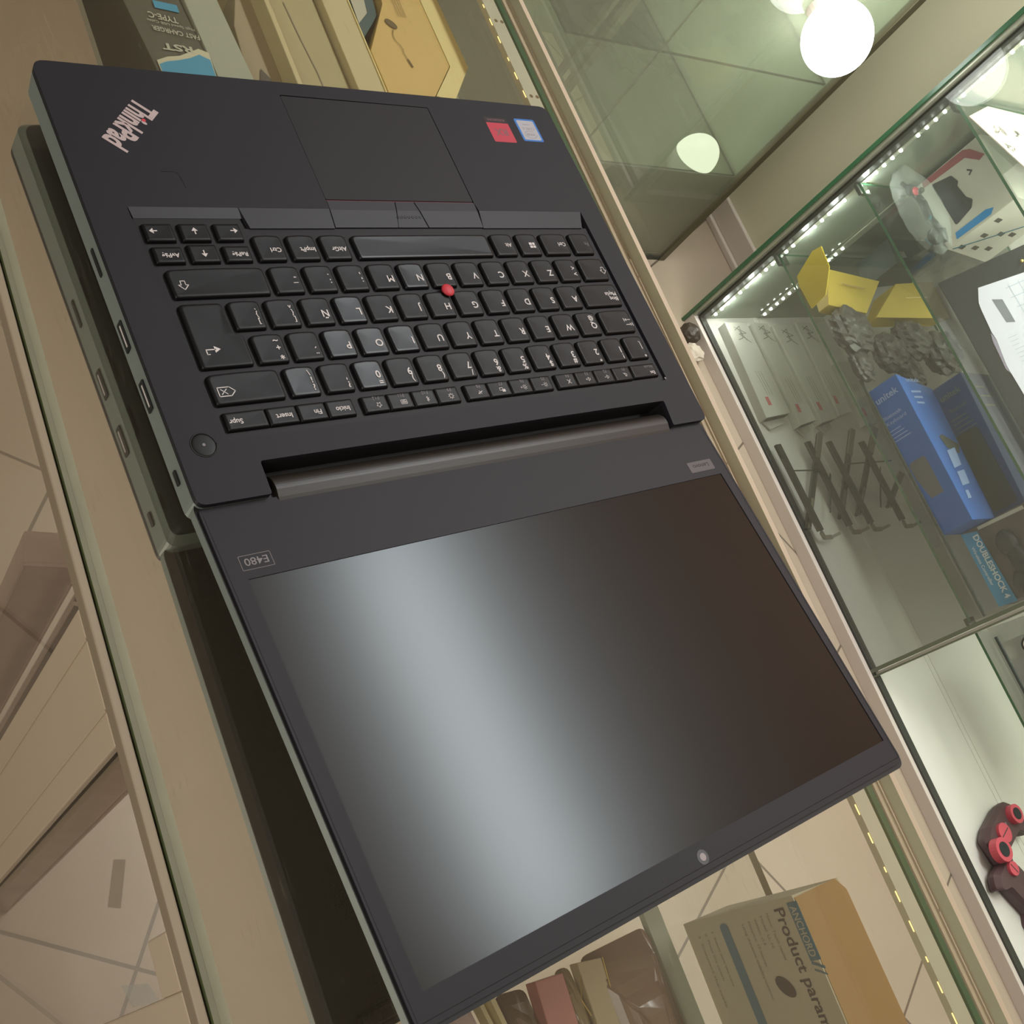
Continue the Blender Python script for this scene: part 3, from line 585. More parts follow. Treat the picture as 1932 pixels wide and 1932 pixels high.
text(bm, 'High Speed USB Cable', W(130, 104, zc), Vector((-1, .1, 0)), DN, 2, width=29); text(bm, 'TYPE-C', W(121, 111, zc), Vector((-1, .1, 0)), DN, 4.6, width=18, bold=.02)
for k in range(5): stroke(bm, [(100, 128+k*2.2), (122, 127+k*2.2)], .5, W, zc)
finish(bm, 'lettering', M['chtext'], ch)
bm = N(); plate(bm, [(109, 117), (124, 116), (124, 122), (109, 123)], -59.3, -59.1, W); finish(bm, 'blue_label', M['cyan'], ch)
carton('cable_box', [(135.5, 62), (160, 62), (149, 200), (126, 200)], -119.9, -60, M['palegreen'], 'pale grey green box beside the dark charger box', 'box')
t = carton('adapter_box', [(162, 62), (188, 60), (188, 160), (182, 170), (168, 128)], -119.9, -72, M['beige'], 'beige box with dark smudge behind the pale grey green box', 'box')
bm = N(); plate(bm, [(171, 66), (177, 68), (180, 84), (175, 92), (171, 80)], -71.3, -71.15, W); finish(bm, 'smudge', M['ink'], t)
carton('divider_card', [(188.5, 55), (192.5, 55), (190.5, 210), (187, 210)], -119.9, -58, M['beige2'], 'thin upright cream card standing between two beige boxes', 'card')
t = carton('mouse_pad_box', [(194, 55), (234.5, 55), (233, 200), (192, 200)], -119.9, -66, mat('olive_card', S(172, 162, 120), .6, noise=.06, nscale=18), 'olive beige box with a creased seam beside the thin cream card', 'box')
bm = N(); stroke(bm, [(214, 60), (213, 90), (210, 120), (208, 150)], .8, W, -65.5); finish(bm, 'seam', M['inksoft'], t)
t = carton('adapter_carton', [(236, 55), (257, 55), (257, 200), (235.5, 200)], -119.9, -60, M['beige2'], 'tall pale cream carton left of the golden mouse box', 'box')
bm = N(); bx(bm, 257.1, 258, 55, 200, -100, -59.2); finish(bm, 'bright_flap', M['yside'], t)
t = carton('card_box', [(259, 124), (282, 152), (289, 198), (262, 198)], -119.9, -64, M['tealdark'], 'dark teal box with white printed card, partly under the golden box', 'box')
bm = N(); plate(bm, [(262, 140), (273, 152), (280, 192), (265, 192)], -63.3, -63.1, W); finish(bm, 'white_card', M['ecru'], t)
gm = carton('mouse_box', [(260, 60), (300, 78), (325, 109), (324, 230), (300, 230), (288, 160), (259.5, 112)], -80, -60, M['ybox'], 'flat golden box printed with a small wired mouse', 'box')
bm = N(); hexa(bm, [W(300.6, 78, -80), W(325.6, 109, -80), W(324.6, 230, -80), W(327, 230, -80), W(343, 111, -80), W(316, 76, -80)], [W(300.6, 78, -60), W(325.6, 109, -60), W(324.6, 230, -60), W(341, 230, -60), W(342.5, 111, -60), W(316, 76, -60)]); finish(bm, 'pale_side', M['yside'], gm)
bm = N(); disc(bm, W(287, 141, -59.3), (0, 0, 1), 5.2, .1, rx=.62); stroke(bm, [(286.8, 136), (284.5, 131), (284, 126), (286.5, 122), (288, 118), (287, 114), (288.5, 108), (289.5, 104)], .5, W, -59.25); stroke(bm, [(288.5, 108), (289.8, 102)], 1.6, W, -59.24)
for k in range(4): stroke(bm, [(297+k*2.2, 150), (297+k*2.2, 170)], .4, W, -59.25)
finish(bm, 'mouse_picture', M['brownink'], gm)
# low stack that holds the flat golden box up
carton('parts_box', [(266, 66), (298, 84), (318, 110), (318, 225), (304, 225), (294, 158), (272, 100)], -119.9, -80.1, M['beige'], 'beige box hidden beneath the flat golden mouse box', 'box')

# product box standing on the shelf at the near end
pb_ = thing('product_box', W(295, -560, -120), 'upright box printed Product parameter with brown end, under the glass top', 'box')
bm = N(); hexa(bm, [W(275, -487, -119.9), W(313, -489, -119.9), W(313, -760, -119.9), W(271, -760, -119.9)], [W(275, -487, -30.2), W(313, -490, -30.2), W(316, -760, -30.2), W(271, -760, -30.2)]); finish(bm, 'carton', M['paper'], pb_)
bm = N(); hexa(bm, [W(276, -488.5, -30.1), W(310, -489.5, -30.1), W(315.5, -497, -30.1), W(316, -760, -30.1), W(272, -760, -30.1)], [W(276, -488.5, -29.8), W(310, -489.5, -29.8), W(315.5, -497, -29.8), W(316, -760, -29.8), W(272, -760, -29.8)]); finish(bm, 'brown_end', M['card'], pb_)
FC = lambda b, z, h=0: W(274.6-h-(-487-b)*.015, b, z)
RD = Vector((0, -1, 0)); RDF = Vector((-.015, -1, 0)).normalized(); UPZ = Vector((0, 0, 1))
bm = N(); text(bm, 'Product parameter', FC(-491.5, -46, .1), RDF, UPZ, 7.2, width=80, bold=.012); disc(bm, FC(-530, -60, .1), (-1, 0, 0), 7, .05, rx=.62)
finish(bm, 'title_print', M['ink'], pb_)
bm = N(); rect(bm, -520, -490, -35.5, -28, FC, .1); stroke(bm, [(-521, -35), (-524, -28)], 1.4, FC, .1); stroke(bm, [(-524.5, -35), (-527.5, -28)], .9, FC, .1)
plate(bm, rounded([(-492, -91), (-700, -91), (-700, -84.5), (-492, -84.5)], 3, 4), .08, .14, FC); finish(bm, 'blue_bars', M['inkblue'], pb_)
bm = N(); text(bm, 'ANCHORD', FC(-492, -34.4, .2), RDF, UPZ, 4.6, width=26, bold=.01)
finish(bm, 'brand_lettering', M['paper'], pb_)
bm = N()
for i, s in enumerate(('Name: Touch reader', 'Model: LL-10', 'Version: v5.8', 'Distance: 10 metres', 'Long distance stability control')):
    text(bm, s, FC(-492.5-i*.6, -53-i*5.1, .1), RDF, UPZ, 2.0, width=(25, 17, 14, 24, 40)[i])
for i, s in enumerate(('1. Insert into the case', '2. Press the switch', '3. Connect the cable')): text(bm, s, FC(-495, -99-i*6, .1), RDF, UPZ, 1.8, width=(30, 26, 40)[i])
finish(bm, 'small_print', M['inksoft'], pb_)

# wrapped accessories on the same shelf
def blob(name, pts, z0, z1, m, label, cat, wr=2.5, n=26, group=None):
    """crumpled pouch: outline pts, domed and wrinkled top"""
    cx = sum(p[0] for p in pts)/len(pts); cy = sum(p[1] for p in pts)/len(pts); bm = N(); rings = 9; V = []
    ol = rounded(pts, 6, 4); ph = [random.uniform(0, 6) for _ in range(5)]
    for r in range(rings+1):
        s = 1-r/rings; row = []
        for x, y in ol:
            X = cx+(x-cx)*s; Y = cy+(y-cy)*s; h = (1-s**3)
            wv = wr*(math.sin(X*.31+ph[0]+math.sin(Y*.13)*2)*math.sin(Y*.23+ph[1])+.6*math.sin(X*.55+Y*.47+ph[2]))*(1-s**4)+wr*random.uniform(-.3, .3)*(r > 0)
            row.append(bm.verts.new(W(X, Y, z0+(z1-z0)*h+wv)))
        V.append(row)
    for a, b in zip(V, V[1:]):
        for i in range(len(a)): bm.faces.new((a[i], a[(i+1) % len(a)], b[(i+1) % len(a)], b[i]))
    lo = [bm.verts.new(W(x, y, z0-.5)) for x, y in ol]
    for i in range(len(lo)): bm.faces.new((lo[i], lo[(i+1) % len(lo)], V[0][(i+1) % len(lo)], V[0][i]))
    bm.faces.new(lo)
    return tag(finish(bm, name, m), label, cat, group)
blob('brown_pouch', [(196, -478), (246, -478), (247, -540), (236, -600), (196, -600)], -118, -106, M['brownbag'], 'shiny brown plastic pouch under the glass beside the pale shelf strip', 'bag', 1.6)
t = carton('gold_edged_card', [(190, -479), (206, -482), (203, -540), (187, -540)], -119.9, -112, M['beige'], 'olive card with gold edges beside the brown plastic pouch', 'card')
bm = N(); tube(bm, [W(206.4, -482, -111.5), W(204, -500, -111.5), W(203, -540, -111.5)], .35, 5); tube(bm, [W(188, -486, -111), W(183, -496, -110), W(186, -505, -111)], .35, 5); finish(bm, 'gold_edge', M['gold'], t)
carton('pink_card', [(160, -478), (178, -480), (176, -512), (158, -506)], -119.9, -110, M['pink'], 'dusty pink card beneath the near edge of the laptop lid', 'card')
blob('olive_pouch', [(178, -478), (188, -479), (186, -600), (168, -600), (172, -514)], -118, -110, plastic_film('olive_film', S(128, 114, 84), .9, .12), 'narrow olive plastic pouch between pink card and gold edged card', 'bag', 1.2)
blob('dark_pouch', [(138, -476), (158, -479), (155, -520), (166, -600), (130, -600)], -118, -110, plastic_film('dark_film', S(92, 78, 64), .92, .12), 'dark brown plastic pouch left of the pink card', 'bag', 1.2)
t = thing('small_gold_frame', W(130, -492, -119.9), 'small pale gold rectangular frame next to the dark brown pouch', 'frame')
bm = N(); plate(bm, [(124, -470), (134, -472), (137, -494), (128, -494)], -118, -110, W, holes=[[(126.5, -473), (131.5, -474), (134, -491), (130, -491)]]); finish(bm, 'frame_ring', M['beige2'], t)
blob('clear_pouch', [(104, -470), (123, -471), (126, -500), (128, -600), (96, -600)], -118, -110, M['wrap'], 'crinkled clear plastic pouch at the near corner under the lid', 'bag', 1.8)

# wrapped panels standing on the floor behind the counter front
def wrapped(name, a0, b0, a1, b1, thick, z1, label, m, m2):
    p = Vector((a0, b0)); q = Vector((a1, b1)); d = (q-p).normalized(); s = Vector((-d.y, d.x))*thick
    t = thing(name, W((a0+a1)/2, (b0+b1)/2, -949.9), label, 'wrapped box')
    c = [p, q, q+s, p+s]
    bm = N(); hexa(bm, [W(*x, -949.8) for x in c], [W(*x, z1) for x in c], 2)
    finish(bm, 'film', m if 'dark' not in label else M['wrapdark'], t)
    e = d*2.5; s2 = s.normalized()*2.5; ci = [p+e+s2, q-e+s2, q-e+s-s2, p+e+s-s2]
    bm = N(); hexa(bm, [W(*x, -948) for x in ci], [W(*x, z1-4) for x in ci]); finish(bm, 'inner_box', m2, t)
    bm = N()
    for x in c[:2]: tube(bm, [W(*x, -949), W(*x, z1)], 1.4, 6)
    tube(bm, [W(*c[0], z1), W(*c[1], z1)], 1.4, 6); finish(bm, 'folded_edge', M['wrap'], t)
wrapped('wrapped_panel', 30, -120, 66, -128, 26, -330, 'tall film-wrapped panel standing below the counter, upper of two', M['wrap'], M['wrapdark'])
wrapped('wrapped_panel', 58, -150, 84, -166, 22, -340, 'narrow dark film-wrapped panel standing close behind the cream post', M['wrap'], M['wrapdark'])
wrapped('wrapped_panel', 46, -246, 92, -268, 26, -390, 'film-wrapped panel standing beyond the cream post, nearest the viewer', M['wrap'], M['pink'])
def scrap(pts, z, label, m, name='paper_scrap'):
    bm = N(); plate(bm, pts, z, z+.4, W); tag(finish(bm, name, m), label, 'scrap')
scrap([(212, -249), (225, -253), (206, -304), (193, -298)], -949.9, 'narrow printed paper strip lying on the dim floor tiles', mat('strip_paper', S(150, 138, 122), .6))
scrap([(186, -384), (214, -392), (222, -416), (192, -410)], -949.9, 'square clear sticker on the crossing of floor tile joints', M['clear'])
bm = N(); ball(bm, W(262, 250, -945), 9, (1, 1, .5), 2, .2); tag(finish(bm, 'crumpled_film', M['clear']), 'small crumpled scrap of clear film on the dark floor', 'scrap')

# ---------------------------------------------------------------- wall showcase B
sb = thing('wall_showcase', W(1840, 0, -950), 'tall white wall showcase with green edged glass shelves across the aisle', 'showcase')
bm = N(); bx(bm, 1618, 1629, -1500, 486, -950, -921, bevel=1); bx(bm, 1629, 2070, -1500, 486, -950, -922); finish(bm, 'plinth', M['white'], sb)
bm = N(); bx(bm, 1629, 1645, -1500, 470, -922, -917); finish(bm, 'door_track', M['track'], sb)
bm = N(); bx(bm, 1645, 1819, -1500, 470, -922, -919.8); bx(bm, 1822, 2065, -1500, 470, -922, -919.8); bx(bm, 1806, 1819, -1500, 470, -919.8, -918.8); finish(bm, 'bottom_board', M['caseint'], sb)
bm = N(); bx(bm, 2065, 2085, -1500, 486, -922, 250); finish(bm, 'back_board', M['caseint'], sb)
bm = N(); bx(bm, 1648, 2065, 466, 472, -920, 250); finish(bm, 'side_board', mat('side_mirror', S(150, 158, 142), .12, metal=.35), sb)
bm = N(); bx(bm, 1618, 1648, 474, 486, -922, 250, bevel=1); finish(bm, 'corner_post', M['alu'], sb)
bm = N(); bx(bm, 1612, 1618, 480, 487, -950, 250); finish(bm, 'side_glass_edge', M['gedge'], sb)
bm = N(); bx(bm, 1630, 1648, 464, 473, -915, 120); finish(bm, 'seal', M['track'], sb)
bm = N(); bx(bm, 1629, 1634, -338, 470, -920, 250, side=1); finish(bm, 'sliding_glass', None, sb, mats=[M['caseglass'], M['gedge']])
bm = N(); bx(bm, 1628, 1635, -343, -336, -920, 250); bx(bm, 1628.5, 1634, -352, -349, -920, 250); finish(bm, 'door_edge_strip', mat('door_edge', S(104, 112, 96), .3), sb)
bm = N(); bx(bm, 1636, 1646, -352, -344, -921, 250); finish(bm, 'divider_post', M['caseint'], sb)
for z in (-694, -481, -266, -40):
    bm = N(); bx(bm, 1640, 2062, -330, 460, z, z+5, side=1); sh = finish(bm, 'glass_shelf', None, sb, mats=[M['glass'], M['gedge']])
    bm = N(); bx(bm, 1640, 2062, -1500, -352, z, z+5, side=1); sh = finish(bm, 'glass_shelf', None, sb, mats=[M['glass'], M['gedge']])
for z in (-694, -481, -266):
    bm = N(); bx(bm, 1636, 1668, 440, 462, z-8, z-1, bevel=1); bx(bm, 1640, 1664, -340, -322, z-8, z-1, bevel=1); finish(bm, 'shelf_clip', M['stand'], sb)
bm = N(); bx(bm, 1682, 1686, -330, 166, -689, -684); bx(bm, 1682, 1686, -560, -370, -689, -684); finish(bm, 'price_rail', M['darkwin'], sb)
for a in (1655, ):
    bm = N(); bx(bm, a-6, a+6, 462, 465, -905, -60); finish(bm, 'lamp_strip', M['alu'], sb)
    for i in range(42):
        z = -897+i*19.5
        if i % 7 == 6: continue
        bm = N(); bx(bm, a-2.5, a+2.5, 459, 462, z-2.2, z+2.2); finish(bm, 'led', M['led'], sb)
bm = N(); bx(bm, 1814, 1836, 462, 465, -905, -500); finish(bm, 'lamp_strip', M['alu'], sb)  # second strip models the front strip's reflection as solid parts
for i in range(13):
    bm = N(); bx(bm, 1817, 1822, 459, 462, -900+i*19.5, -895.6+i*19.5); finish(bm, 'led', M['led'], sb)  # glowing dots set where the front LEDs are reflected

# laptop stands lying folded on the showcase floor
def lstand(b1, b2, l1, l2, wire, label, dz=0):
    t = thing('folding_stand', W(sum(p[0] for p in b1+b2)/4, 40, -919.8), label, 'laptop stand', 'folding laptop stands in the showcase')
    z = -893+dz
    for p, q in (b1, b2):
        bm = N(); bar(bm, W(*p, z), W(*q, z), 15, 7); br = finish(bm, 'support_bar', M['stand'], t)
        d = (Vector(q)-Vector(p)).normalized()
        h = [Vector(q)+d*2, Vector(q)+d*14+Vector((10, 0)), Vector(q)+d*17+Vector((28, 0)), Vector(q)+d*15+Vector((46, 0))]
        bm = N(); Z = [z, z-6, z-2, z+8]
        for i in range(3): bar(bm, W(*h[i], Z[i]), W(*h[i+1], Z[i+1]), 12-i*3, 3)
        finish(bm, 'hook', M['standlight'], br)
    for (p, q) in (l1, l2):
        bm = N(); o_ = Vector((5, 0)); p_ = Vector(p); q_ = Vector(q)
        z1 = -888; z2 = -912; bar(bm, W(*(p_-o_), z1), W(*(q_-o_), z2), 5, 6); bar(bm, W(*(p_+o_), z1), W(*(q_+o_), z2), 5, 6)
        lk = finish(bm, 'leg', M['stand'], t)
        bm = N(); bar(bm, W(*(p_), z1+3), W(*(p_+(q_-p_)*.3), z1+(z2-z1)*.3+3), 13, 4); bar(bm, W(*(q_), z2+3), W(*(q_+(p_-q_)*.3), z2+(z1-z2)*.3+3), 6, 4); finish(bm, 'rubber_pad', M['standlight'], lk)
    for (p, q) in wire:
        bm = N(); tube(bm, [W(*p, z+1), W(*q, z+1)], 1.6, 6); finish(bm, 'cross_rod', M['stand'], t)
    return t
lstand(((1641, 142), (1644, -53)), ((1739, 140), (1741, -55)), ((1784, 153), (1635, -39)), ((1900, 153), (1752, -31)), (((1650, 81), (1739, 73)), ((1760, 62), (1700, -20))), 'black folding laptop stand nearest the showcase front')
lstand(((1808, 134), (1813, -59)), ((1920, 124), (1923, -67)), ((1984, 150), (1811, -32)), ((1994, 35), (1927, -28)), (((1808, 79), (1990, 70)), ((1940, 60), (1870, -30))), 'black folding laptop stand at the rear, beside the first one', 0)
# their white cartons
wb = [([(1671, 440), (1742, 440), (1739, 213), (1655, 207)], 'nearest the glass front, red tag in full view'), ([(1765, 440), (1812, 436), (1811, 190), (1752, 182)], 'second from the glass front, with open end flap'), ([(1824, 430), (1900, 436), (1886, 190), (1826, 182)], 'third from the glass front, wide open flap'), ([(1912, 437), (1970, 436), (1950, 202), (1899, 195)], 'fourth from the front, half beneath the shelf edge'), ([(1990, 330), (2045, 330), (2023, 165), (1985, 168)], 'farthest back, beside the showcase back wall')]
for i, (q, lab) in enumerate(wb):
    t = carton('stand_carton', q, -919.7, -897, M['wbox'], 'long white carton, '+lab, 'carton', 'white stand cartons on the showcase floor', .8)
    (x0, y0), (x1, y1), (x2, y2), (x3, y3) = q; cx = (x0+x1)/2; z = -896.2
    if i < 4:
        bm = N(); Y = y0-26; X = cx
        for pts in ([(X-14, Y+14), (X+16, Y-2), (X-8, Y-4), (X+18, Y-26)], [(X-16, Y+6), (X+4, Y+16), (X-2, Y-14), (X-18, Y-18)], [(X-6, Y+10), (X+8, Y-20)]): stroke(bm, pts, 1.6, W, z)
        finish(bm, 'stand_drawing', M['gink'], t)
    bm = N(); X = (x2+x3)/2+8
    for k in range(3): stroke(bm, [(X-14+k*8, y2+105), (X-12+k*8, y2+45)], 1.1, W, z)
    finish(bm, 'small_print', M['inksoft'], t)
    bm = N(); plate(bm, [(X-24, y2+42), (X-14, y2+42), (X-14, y2+22), (X-24, y2+22)], z-.5, z, W); finish(bm, 'red_tag', M['tag'], t)
    if i in (0, 1, 2):
        bm = N(); hexa(bm, [W(x3+6, y3-1, -917), W(x2-8, y2-1, -917), W(x2-14, y2-16, -915), W(x3+16, y3-20, -915)], [W(x3+6, y3-1, -915), W(x2-8, y2-1, -915), W(x2-14, y2-16, -911), W(x3+16, y3-20, -911)]); fl = finish(bm, 'end_flap', M['wbox'], t)
        bm = N(); poly(bm, [W(x3+4, y3-1.2, -900), W(x2-4, y2-1.2, -900), W(x2-4, y2-1.2, -912), W(x3+4, y3-1.2, -912)]); finish(bm, 'open_end_shade', M['ink'], t)  # dark face on a solid carton, standing in for its shaded inside

# blue keyboard cartons on the lower glass shelf
def FA(a): return lambda b, z, h=0: W(a-h, b, z)
ZS = -688.9
u1 = thing('keyboard_carton', W(1735, -20, ZS), 'bright blue printed carton on the lower glass shelf, in front', 'carton', 'blue cartons on the lower shelf')
bm = N(); hexa(bm, [W(1689, 138, ZS), W(1790, 100, ZS), W(1765, -176, ZS), W(1687, -168, ZS)], [W(1691, 138, -621), W(1785, 100, -621), W(1760, -176, -621), W(1687, -168, -621)], .8); finish(bm, 'carton', M['blue'], u1)
F1 = FA(1688.4); bm = N(); text(bm, 'unitek', F1(106, -686, .4)+Vector((0, 0, .004)), UPZ, Vector((0, 1, 0)), 13, width=52, bold=.02)
text(bm, 'Bluetooth', F1(72, -686, .4), UPZ, Vector((0, 1, 0)), 7, width=42, bold=.01); text(bm, 'Keyboard', F1(60, -684, .4), UPZ, Vector((0, 1, 0)), 7, width=46)
for k in range(4): stroke(bm, [(48-k*7, -686), (48-k*7, -660+k*4)], 1.5, F1, .4)
finish(bm, 'front_lettering', M['bltext'], u1)
bm = N(); plate(bm, rounded([(-22, -683), (-22, -645), (-142, -645), (-142, -683)], 8, 4), .2, .5, F1); finish(bm, 'front_window', M['window'], u1)
bm = N(); T1 = lambda a, b, z=0: W(a, b, -620.2)
text(bm, 'unitek', T1(1712, 120), Vector((1, -.1, 0)), Vector((.1, 1, 0)), 9, width=42, bold=.02)
for k in range(3): stroke(bm, [(1712, 98-k*12), (1740-k*4, 96-k*12)], 4, T1)
finish(bm, 'top_lettering', M['bltext'], u1)
bm = N(); plate(bm, [(1722, -30), (1752, -26), (1744, -62), (1716, -66)], -620.3, -620.1, W); plate(bm, [(1718, -74), (1744, -72), (1738, -100), (1712, -102)], -620.3, -620.1, W); plate(bm, [(1712, -112), (1722, -112), (1720, -128), (1708, -128)], -620.3, -620.1, W); finish(bm, 'white_labels', M['bltext'], u1)
bm = N(); plate(bm, [(1722, 0), (1734, 4), (1772, -22), (1758, -40), (1728, -24)], -620.35, -620.15, W); finish(bm, 'grey_picture', M['darkwin'], u1)
u2 = thing('keyboard_carton', W(1850, -20, ZS), 'darker blue carton standing taller behind the bright blue one', 'carton', 'blue cartons on the lower shelf')
bm = N(); hexa(bm, [W(1812, 104, ZS), W(1935, 88, ZS), W(1935, -180, ZS), W(1808, -172, ZS)], [W(1812, 104, -570), W(1935, 88, -565), W(1935, -180, -570), W(1808, -172, -580)], .8); finish(bm, 'carton', M['blue2'], u2)
F2 = FA(1807); bm = N(); text(bm, 'unitek', F2(72, -628, 1.5), UPZ, Vector((0, 1, 0)), 12, width=46, bold=.02); text(bm, 'Bluetooth', F2(44, -622, 1.5), UPZ, Vector((0, 1, 0)), 7, width=38)
for k in range(4): stroke(bm, [(30-k*9, -628), (30-k*9, -596+k*3)], 1.6, F2, 1.5)
finish(bm, 'front_lettering', M['inkblue'], u2)
bm = N(); plate(bm, rounded([(0, -642), (0, -590), (-160, -590), (-160, -642)], 8, 4), .5, 1.2, F2); finish(bm, 'front_window', M['darkwin'], u2)
bm = N(); T2 = lambda a, b, z=0: W(a, b, -565.5)
for k in range(3): stroke(bm, [(1836, 70-k*20), (1872-k*4, 67-k*20)], 4, lambda a, b, z=0: W(a, b, -568.5))
finish(bm, 'top_lettering', M['inkblue'], u2)
# yellow cartons
y1 = thing('yellow_carton', W(1740, 330, ZS), 'bright yellow carton with raised end flap on the lower glass shelf', 'carton', 'yellow cartons on the lower shelf')
bm = N(); hexa(bm, [W(1692, 392, ZS), W(1848, 365, ZS), W(1766, 300, ZS), W(1668, 322, ZS)], [W(1690, 392, -642), W(1848, 365, -642), W(1766, 296, -655), W(1664, 320, -660)], 1); finish(bm, 'carton', M['yellow2'], y1)
bm = N(); fl = [(403, -684), (385, -689), (331, -688), (335, -648), (375, -614), (419, -609), (423, -630)]
hexa(bm, [W(1650, *p) for p in fl], [W(1653, *p) for p in fl]); finish(bm, 'end_flap', M['yellow'], y1)
bm = N(); stroke(bm, [(1712, 356), (1780, 345)], 3, lambda a, b, z: W(a, b, -643+0), 0)
for v in bm.verts: v.co.z = W(0, 0, -640.8).z
finish(bm, 'printed_line', M['card'], y1)
y2 = thing('yellow_carton', W(1900, 330, ZS), 'ochre yellow carton lying behind the bright yellow one', 'carton', 'yellow cartons on the lower shelf')
bm = N(); hexa(bm, [W(1875, 350, ZS), W(2045, 365, ZS), W(2045, 285, ZS), W(1790, 285, ZS)], [W(1898, 358, -640), W(2045, 365, -640), W(2045, 275, -645), W(1800, 290, -660)], 1); finish(bm, 'carton', M['yellow2'], y2)
bm = N(); stroke(bm, [(1905, 322), (1985, 324)], 2, lambda a, b, z: W(a, b, -640)); 
for v in bm.verts: v.co.z = W(0, 0, -638.5).z
finish(bm, 'printed_line', M['yside'], y2)
t = carton('grey_carton', [(1868, 380), (2050, 395), (2050, 440), (1880, 440)], ZS, -600, M['darkwin'], 'dark grey carton behind the yellow cartons', 'carton')
bm = N(); plate(bm, [(1895, 392), (1912, 394), (1912, 408), (1895, 408)], -599.3, -599, W); finish(bm, 'pale_label', M['wbox'], t)
# smoky bags
bagdat = [((1700, 262), 50, 'smoky crumpled plastic bag nearest the showcase front', (1.0, 1.05, .55)), ((1788, 208), 44, 'smoky crumpled plastic bag in front of the bright yellow carton', (1, 1, .6)), ((1690, 190), 28, 'small smoky bag end above the white stand cartons', (.9, 1.3, .6)), ((1880, 232), 50, 'smoky plastic bag behind the blue cartons', (1, .9, .6)), ((1965, 200), 52, 'grey green plastic bag farthest back on the lower shelf', (1, 1, .6)), ((1835, 160), 34, 'dark smoky bag tip touching the blue cartons', (.8, 1.2, .6))]
for (a_, b_), r, lab, sc in bagdat:
    bm = N(); ball(bm, W(a_, b_, ZS+r*sc[2]*.92), r, sc, 4, .075); 
    zmin = W(0, 0, ZS).z
    for v in bm.verts: v.co.z = max(v.co.z, zmin+.0003)
    tag(finish(bm, 'plastic_bag', M['bag']), lab, 'bag', 'smoky bags on the lower shelf')
    # bright cable ends seen through the film
# doubleshock blister
ds = thing('gamepad_blister', W(1780, -250, ZS), 'dark gamepad pack with blue lettered edge strip on the lower shelf', 'package')
bm = N(); hexa(bm, [W(1745, -174, ZS), W(1800, -180, ZS), W(1800, -326, ZS), W(1747, -320, ZS)], [W(1745, -176, -545), W(1800, -182, -545), W(1800, -330, -545), W(1747, -330, -545)], 1); finish(bm, 'pack', M['dsphoto'], ds)
FD = FA(1744.5); bm = N(); plate(bm, [(-174.5, -688), (-322, -688), (-326, -650), (-183, -656)], .3, .8, FD); finish(bm, 'blue_strip', M['dsblue'], ds)
bm = N(); text(bm, 'DOUBLESHOCK 4', FD(-188, -668, 1.4), RD, UPZ, 11, width=126, bold=.03); text(bm, 'Wireless Controller', FD(-205, -681, 1.4), RD, UPZ, 6, width=78, bold=.01); finish(bm, 'lettering', M['bright'], ds)
bm = N(); plate(bm, [(-176, -652), (-182, -652), (-186, -556), (-179, -556)], .4, 1, FD); finish(bm, 'white_edge', M['wbox'], ds)
bm = N(); ball(bm, W(1738, -226, -612), 20, (.5, 1.2, 1), 3, .05); ball(bm, W(1738, -300, -618), 20, (.5, 1.2, 1), 3, .05); ball(bm, W(1738, -262, -606), 22, (.45, 1.5, .8), 3, .04); finish(bm, 'gamepad_view', M['pad_black'], ds, smooth=True)
# controller box and bagged controller on the middle shelf
zc = -475.9
gb = thing('gamepad_carton', W(1850, 380, zc), 'white gamepad carton with red and blue corner bands on middle shelf', 'carton')
A0 = 1815
bm = N(); hexa(bm, [W(A0, 458, zc), W(1960, 458, zc), W(1930, 290, zc), W(A0, 316, zc)], [W(A0, 458, -322), W(1960, 458, -322), W(1930, 290, -322), W(A0, 316, -322)], 1); finish(bm, 'carton', M['wprint'], gb)
FG = FA(A0-.4)
bm = N(); plate(bm, [(457, -455), (446, -458), (440, -365), (418, -345), (421, -332), (448, -350), (455, -362)], .2, .6, FG); finish(bm, 'red_band', M['bandred'], gb)
bm = N(); plate(bm, [(334, -448), (322, -452), (320, -376), (328, -366), (334, -380)], .2, .6, FG); finish(bm, 'blue_band', M['sky'], gb)
bm = N(); plate(bm, rounded([(441, -442), (430, -402), (412, -396), (406, -402), (378, -398), (366, -390), (354, -400), (345, -440)], 4, 3), .2, .7, FG)
for b_ in (412, 376): disc(bm, FG(b_, -412, .9), (-1, 0, 0), 4, .6)
stroke(bm, [(418, -372), (412, -366), (408, -373)], 3, FG, .6); finish(bm, 'gamepad_picture', M['pad_black'], gb)
bm = N(); FS = lambda a, z, h=0: W(a, 316.3-(a-A0)*26/115-h, z)
for a_, z_ in ((1835, -460), (1865, -452), (1895, -444), (1850, -420), (1880, -405), (1905, -398), (1838, -380)): plate(bm, [(a_-7, z_-5), (a_+7, z_-5), (a_+7, z_+5), (a_-7, z_+5)], .3, .6, FS)
finish(bm, 'side_icons', M['ink'], gb)
bm = N(); stroke(bm, [(1822, -470), (1925, -352)], 3.5, FS, .7); finish(bm, 'teal_line', M['tealink'], gb)
gp = thing('bagged_gamepad', W(1720, 370, zc), 'black gamepad with pink button inside a clear bag on middle shelf', 'gamepad')
ctr = [(442, -448), (412, -436), (385, -432), (350, -436), (322, -430), (300, -436)]
bm = N()
for i, ((b0, z0), (b1, z1)) in enumerate(zip(ctr, ctr[1:])): tube(bm, [W(1722, b0, z0), W(1722, b1, z1)], (4, 7, 8, 8, 11)[i], 10)
ball(bm, W(1722, 318, -440), 17, (.8, 1, 1), 3); ball(bm, W(1722, 420, -440), 9, (.8, 1.3, 1), 3); tube(bm, [W(1722, 312, -448), W(1722, 299, -464)], 6, 8)
body = finish(bm, 'gamepad_body', M['pad_black'], gp, smooth=True)
